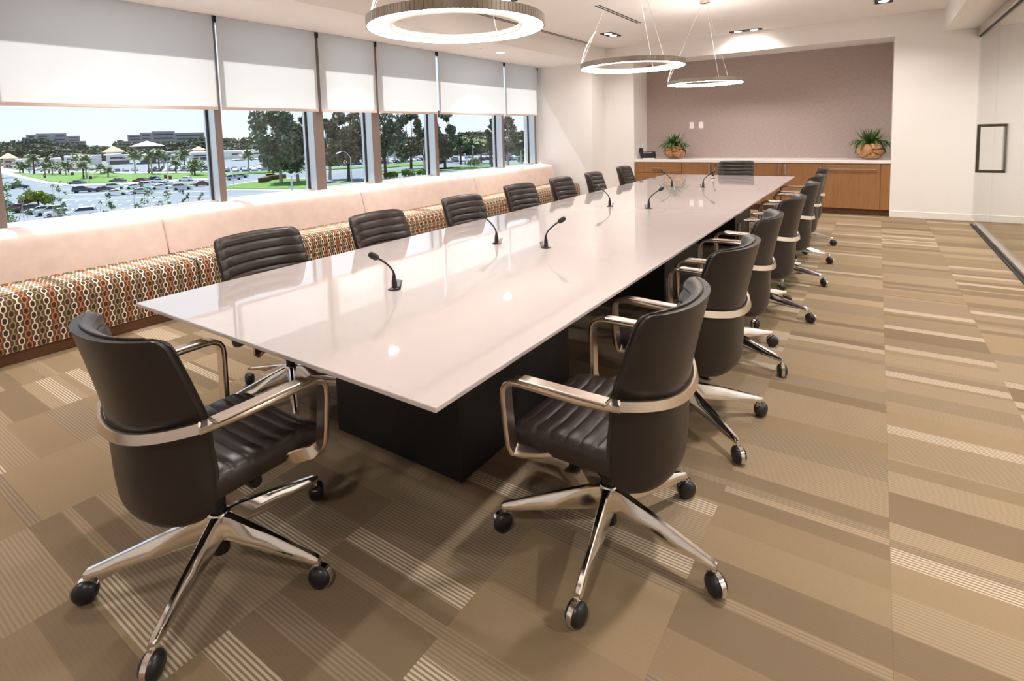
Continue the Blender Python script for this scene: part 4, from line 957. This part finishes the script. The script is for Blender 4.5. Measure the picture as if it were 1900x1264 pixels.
# ---- buildings
def bld(name, x0, x1, D, ytop, label, m, depth=30, zb=GZ, wins=(), roof=None, cat='building', tiers=()):
    A = at(x0, ytop, D); B = at(x1, ytop, D); H = (A.z + B.z) / 2 - zb; c = (A + B) / 2; w = ((B - A).xy).length; rz = math.atan2(B.y - A.y, B.x - A.x)
    t = empty(name, (c.x, c.y, zb), rz, label=label, cat=cat)
    MB().box(-w / 2, w / 2, 0, depth, 0, H).obj('walls', m, t)
    for (u0, u1, v0, v1, mm, nn) in tiers: MB().box(-w / 2 + u0 * w, -w / 2 + u1 * w, -v1 if v1 < 0 else 0, depth, H * .99, H * (1 + v0)).obj(nn, mm, t)
    for (u0, u1, v0, v1, nx) in wins:
        for i in range(nx):
            a = u0 + (u1 - u0) * i / nx; b = u0 + (u1 - u0) * (i + (.72 if nx > 1 else 1)) / nx
            MB().box(-w / 2 + a * w, -w / 2 + b * w, -.15, .1, v0 * H, v1 * H).obj('window', O['win'], t)
    if roof:
        hgt, ov, mm = roof; MB().add([(-w / 2 - ov, -ov, H), (w / 2 + ov, -ov, H), (w / 2 + ov, depth + ov, H), (-w / 2 - ov, depth + ov, H), (0, depth / 2, H + hgt), (0, depth / 2, H + hgt)], [(0, 1, 4), (1, 2, 4), (2, 3, 4), (3, 0, 4), (3, 2, 1, 0)]).obj('hip_roof', mm, t, smooth=0)
    return t
bld('tower_house', 5, 26, 426, 294, 'small pink tower house with a terracotta hip roof', O['pink'], 14, wins=[(.2, .8, .1, .35, 2), (.2, .8, .55, .75, 2)], roof=(3.2, 2, O['tileroof']))
bld('shop_building', 28, 114, 412, 295, 'long white low building behind the lawn palms', O['stucco'], 18, wins=[(.05, .95, .12, .62, 11)])
bld('shop_building', 118, 188, 405, 289, 'white two-storey block with a dark strip window behind the palms', O['stucco'], 18, wins=[(.08, .28, .62, .78, 1), (.36, .5, .62, .78, 1), (.05, .6, .1, .4, 5)])
bld('shop_building', 200, 240, 398, 288, 'white block with one wide dark window beside the pavilion', O['stucco'], 16, wins=[(.1, .82, .62, .82, 1), (.05, .95, .05, .42, 1)], tiers=[(-.2, .6, .12, 0, O['stucco'], 'parapet')])
bld('roof_tower', 196, 226, 454, 282, 'terracotta hip roof on a pale tower behind the white block', O['stucco'], 22, roof=(4.2, 2, O['tileroof']))
bld('pavilion', 258, 288, 390, 271, 'dark pavilion under a wide grey hip roof', O['win'], 24, roof=(3.2, 5, O['greyroof']))
bld('shop_building', 297, 345, 405, 281, 'white low building beyond the junction palms', O['stucco'], 16, wins=[(.1, .9, .1, .5, 5), (.3, .8, .62, .8, 3)])
bld('roof_tower', 358, 378, 440, 278, 'small terracotta-roofed tower by the mullion of the hilltop offices pane', O['stucco'], 20, roof=(2.5, 1.5, O['tileroof']))
bld('shop_building', 350, 480, 403, 281, 'long white building running behind the hilltop offices pane mullion', O['stucco'], 40, wins=[(.06, .30, .52, .68, 1), (.60, .74, .52, .70, 1), (.78, .88, .52, .70, 1), (.9, .99, .52, .70, 1), (.04, .5, .1, .38, 4)])
bld('arcade', 430, 560, 372, 294, 'pinkish arcade with dark bays behind the parked cars', O['pink'], 16, wins=[(.04, .96, .02, .66, 5)])
bld('office_block', 700, 748, 426, 252, 'white office block with rows of dark square windows', O['stucco'], 30, wins=[(.05, .98, .80, .90, 8), (.05, .98, .60, .70, 8), (.05, .98, .40, .50, 8)])
bld('house', 880, 905, 334, 271, 'low house with a grey hip roof among the palms', O['pink'], 16, wins=[(.2, .8, .2, .5, 2)], roof=(2.0, 1.5, O['greyroof']))
bld('hill_office', 24, 160, 640, 263, 'stepped grey hilltop office with a teal glass band and white sign', O['office'], 40, zb=-5, wins=[(.02, .98, .55, .66, 14), (.02, .98, .80, .90, 14)])
t = bld('hill_office', 232, 380, 640, 260, 'terraced grey hilltop office with a flat wing', O['office'], 40, zb=-5, wins=[(.02, .98, .52, .62, 16), (.02, .98, .76, .86, 16)])
def block(x0, x1, y0, y1, D, m, parent, name, front=0.0, depth=30):
    A = at(x0, y0, D); B = at(x1, y0, D); C = at((x0 + x1) / 2, y1, D); rz = math.atan2(B.y - A.y, B.x - A.x); c = (A + B) / 2; w = ((B - A).xy).length; H = (A.z + B.z) / 2 - C.z
    o = MB().box(-w / 2, w / 2, -front, depth, 0, H).obj(name, m); o.location = (c.x, c.y, C.z); o.rotation_euler = (0, 0, rz)
    if parent: o.parent = parent; o.matrix_parent_inverse = Matrix.LocRotScale(parent.location, parent.rotation_euler, None).inverted()
    if name == 'upper_storey':
        for z in (.22, .62): MB().box(-w / 2 + 1.5, w / 2 - 1.5, -front - .3, 0, H * z, H * (z + .14)).obj('window_band', O['win'], o)
    return o
h1 = [o for o in COL.objects if o.name.startswith('hill_office')][0]
for (x0, x1, y0, y1) in ((66, 123, 247.5, 264), (48, 66, 250, 264), (123, 148, 252, 264), (40, 66, 255, 266)): block(x0, x1, y0, y1, 640, O['office'], h1, 'upper_storey', 1)
block(91, 100, 258, 262, 638, O['teal'], h1, 'teal_glass', .8, 3); block(91, 100, 266, 268, 638, O['teal'], h1, 'teal_glass', .8, 3)
for (x0, x1, y0, y1) in ((281, 324, 243.5, 262), (259, 281, 246, 262), (236, 262, 250, 262), (324, 379, 246, 262)): block(x0, x1, y0, y1, 640, O['office'], t, 'upper_storey', 1)
block(300, 307, 251, 254, 638, O['teal'], t, 'teal_glass', .8, 3)
def sign(txt, x, y, hpx, parent):
    c = bpy.data.curves.new('sign_letters', 'FONT'); c.body = txt; c.align_x = 'CENTER'; c.extrude = .1; c.size = (at(x, y, 636) - at(x, y + hpx, 636)).length * 1.4; c.materials.append(O['paint'])
    tmp = bpy.data.objects.new('tmp', c); COL.objects.link(tmp); dg = bpy.context.evaluated_depsgraph_get(); me = bpy.data.meshes.new_from_object(tmp.evaluated_get(dg)); bpy.data.objects.remove(tmp); me.materials.clear(); me.materials.append(O['paint'])
    p = at(x, y + hpx, 636); d = at(x + 2, y, 636) - at(x - 2, y, 636); o = put('sign_letters', me, None, p, (PI / 2, 0, math.atan2(d.y, d.x))); o.parent = parent; o.matrix_parent_inverse = Matrix.LocRotScale(parent.location, parent.rotation_euler, None).inverted()
sign('CBRE', 95, 250.5, 3.4, h1)
# ---- hill and its trees
prof = [(0, 300), (-60, 330)]
hm = MB(); P = []
for j, D in enumerate((490, 530, 580, 640, 700, 900, 1100)):
    row = []
    for x in range(-140, 1130, 40):
        q = at(x, 300, D); hz = [(-10.5), -9, -6.5, -5, -4, -6, -10][j] + 2.0 * math.sin(x * .013) * (j > 0) + .9 * math.sin(x * .05 + j)
        row.append((q.x, q.y, hz if j else GZ - .3))
    P.append(row)
hm.grid(P); hm.obj('hill', O['soil'], kind='structure')
def blob(seed, m):
    r = random.Random(seed); cl = [(r.uniform(-.6, .6), r.uniform(-.6, .6), r.uniform(.35, .95), r.uniform(.30, .5)) for _ in range(9)]
    return leafmesh('crown', cl, 420, .30, m, seed, .75)
CR_ = [blob(100 + i, O['oak'] if i % 3 else O['olive']) for i in range(6)]
TRK = MB().tube([(0, 0, -.2), (0, 0, .6)], [.07, .05], 6).mesh('trunk', O['barkd'])
hr = random.Random(5)
def hilltree(x, D, ytop, w, lab):
    p = at(x, 290, D); top = at(x, ytop, D).z; H = max(5, min(16, top + 3)); t = empty('hill_tree', (p.x, p.y, top - H), hr.uniform(0, 6), label=lab, cat='tree', group=lab[:40])
    i = hr.randrange(6); s = w * D / 1000 / 1.7
    c = put('crown', CR_[i], t, kind='stuff'); c.scale = (s, s, H / 1.15); tr = put('trunk', TRK, t); tr.scale = (s, s, H)
TL = [(-40, 262), (0, 264), (25, 262), (45, 260), (85, 260), (110, 268), (140, 266), (165, 273), (180, 268), (200, 272), (215, 266), (232, 262), (255, 268), (300, 266), (330, 263), (355, 259), (382, 254), (400, 256), (440, 257), (470, 254), (520, 262), (600, 258), (680, 256), (760, 252), (820, 250), (850, 249), (880, 243), (910, 246), (960, 244), (1000, 240)]
for x in range(-60, 1010, 10):
    y = lerp([(a, b) for a, b in TL], x); hilltree(x + hr.uniform(-3, 3), hr.uniform(600, 632), y + hr.uniform(-1.5, 4), hr.uniform(17, 24), 'dark evergreen in the wood along the top of the hill')
for x in range(-60, 1010, 11):
    y = lerp([(a, b) for a, b in TL], x); hilltree(x + hr.uniform(-4, 4), hr.uniform(550, 590), y + 9 + hr.uniform(-2, 3), hr.uniform(18, 24), 'evergreen on the slope below the top of the hill')
for x in range(-60, 1010, 13):
    y = lerp([(a, b) for a, b in TL], x); hilltree(x + hr.uniform(-4, 4), hr.uniform(495, 535), y + 17 + hr.uniform(-2, 3), hr.uniform(20, 27), 'evergreen at the foot of the hill behind the low buildings')
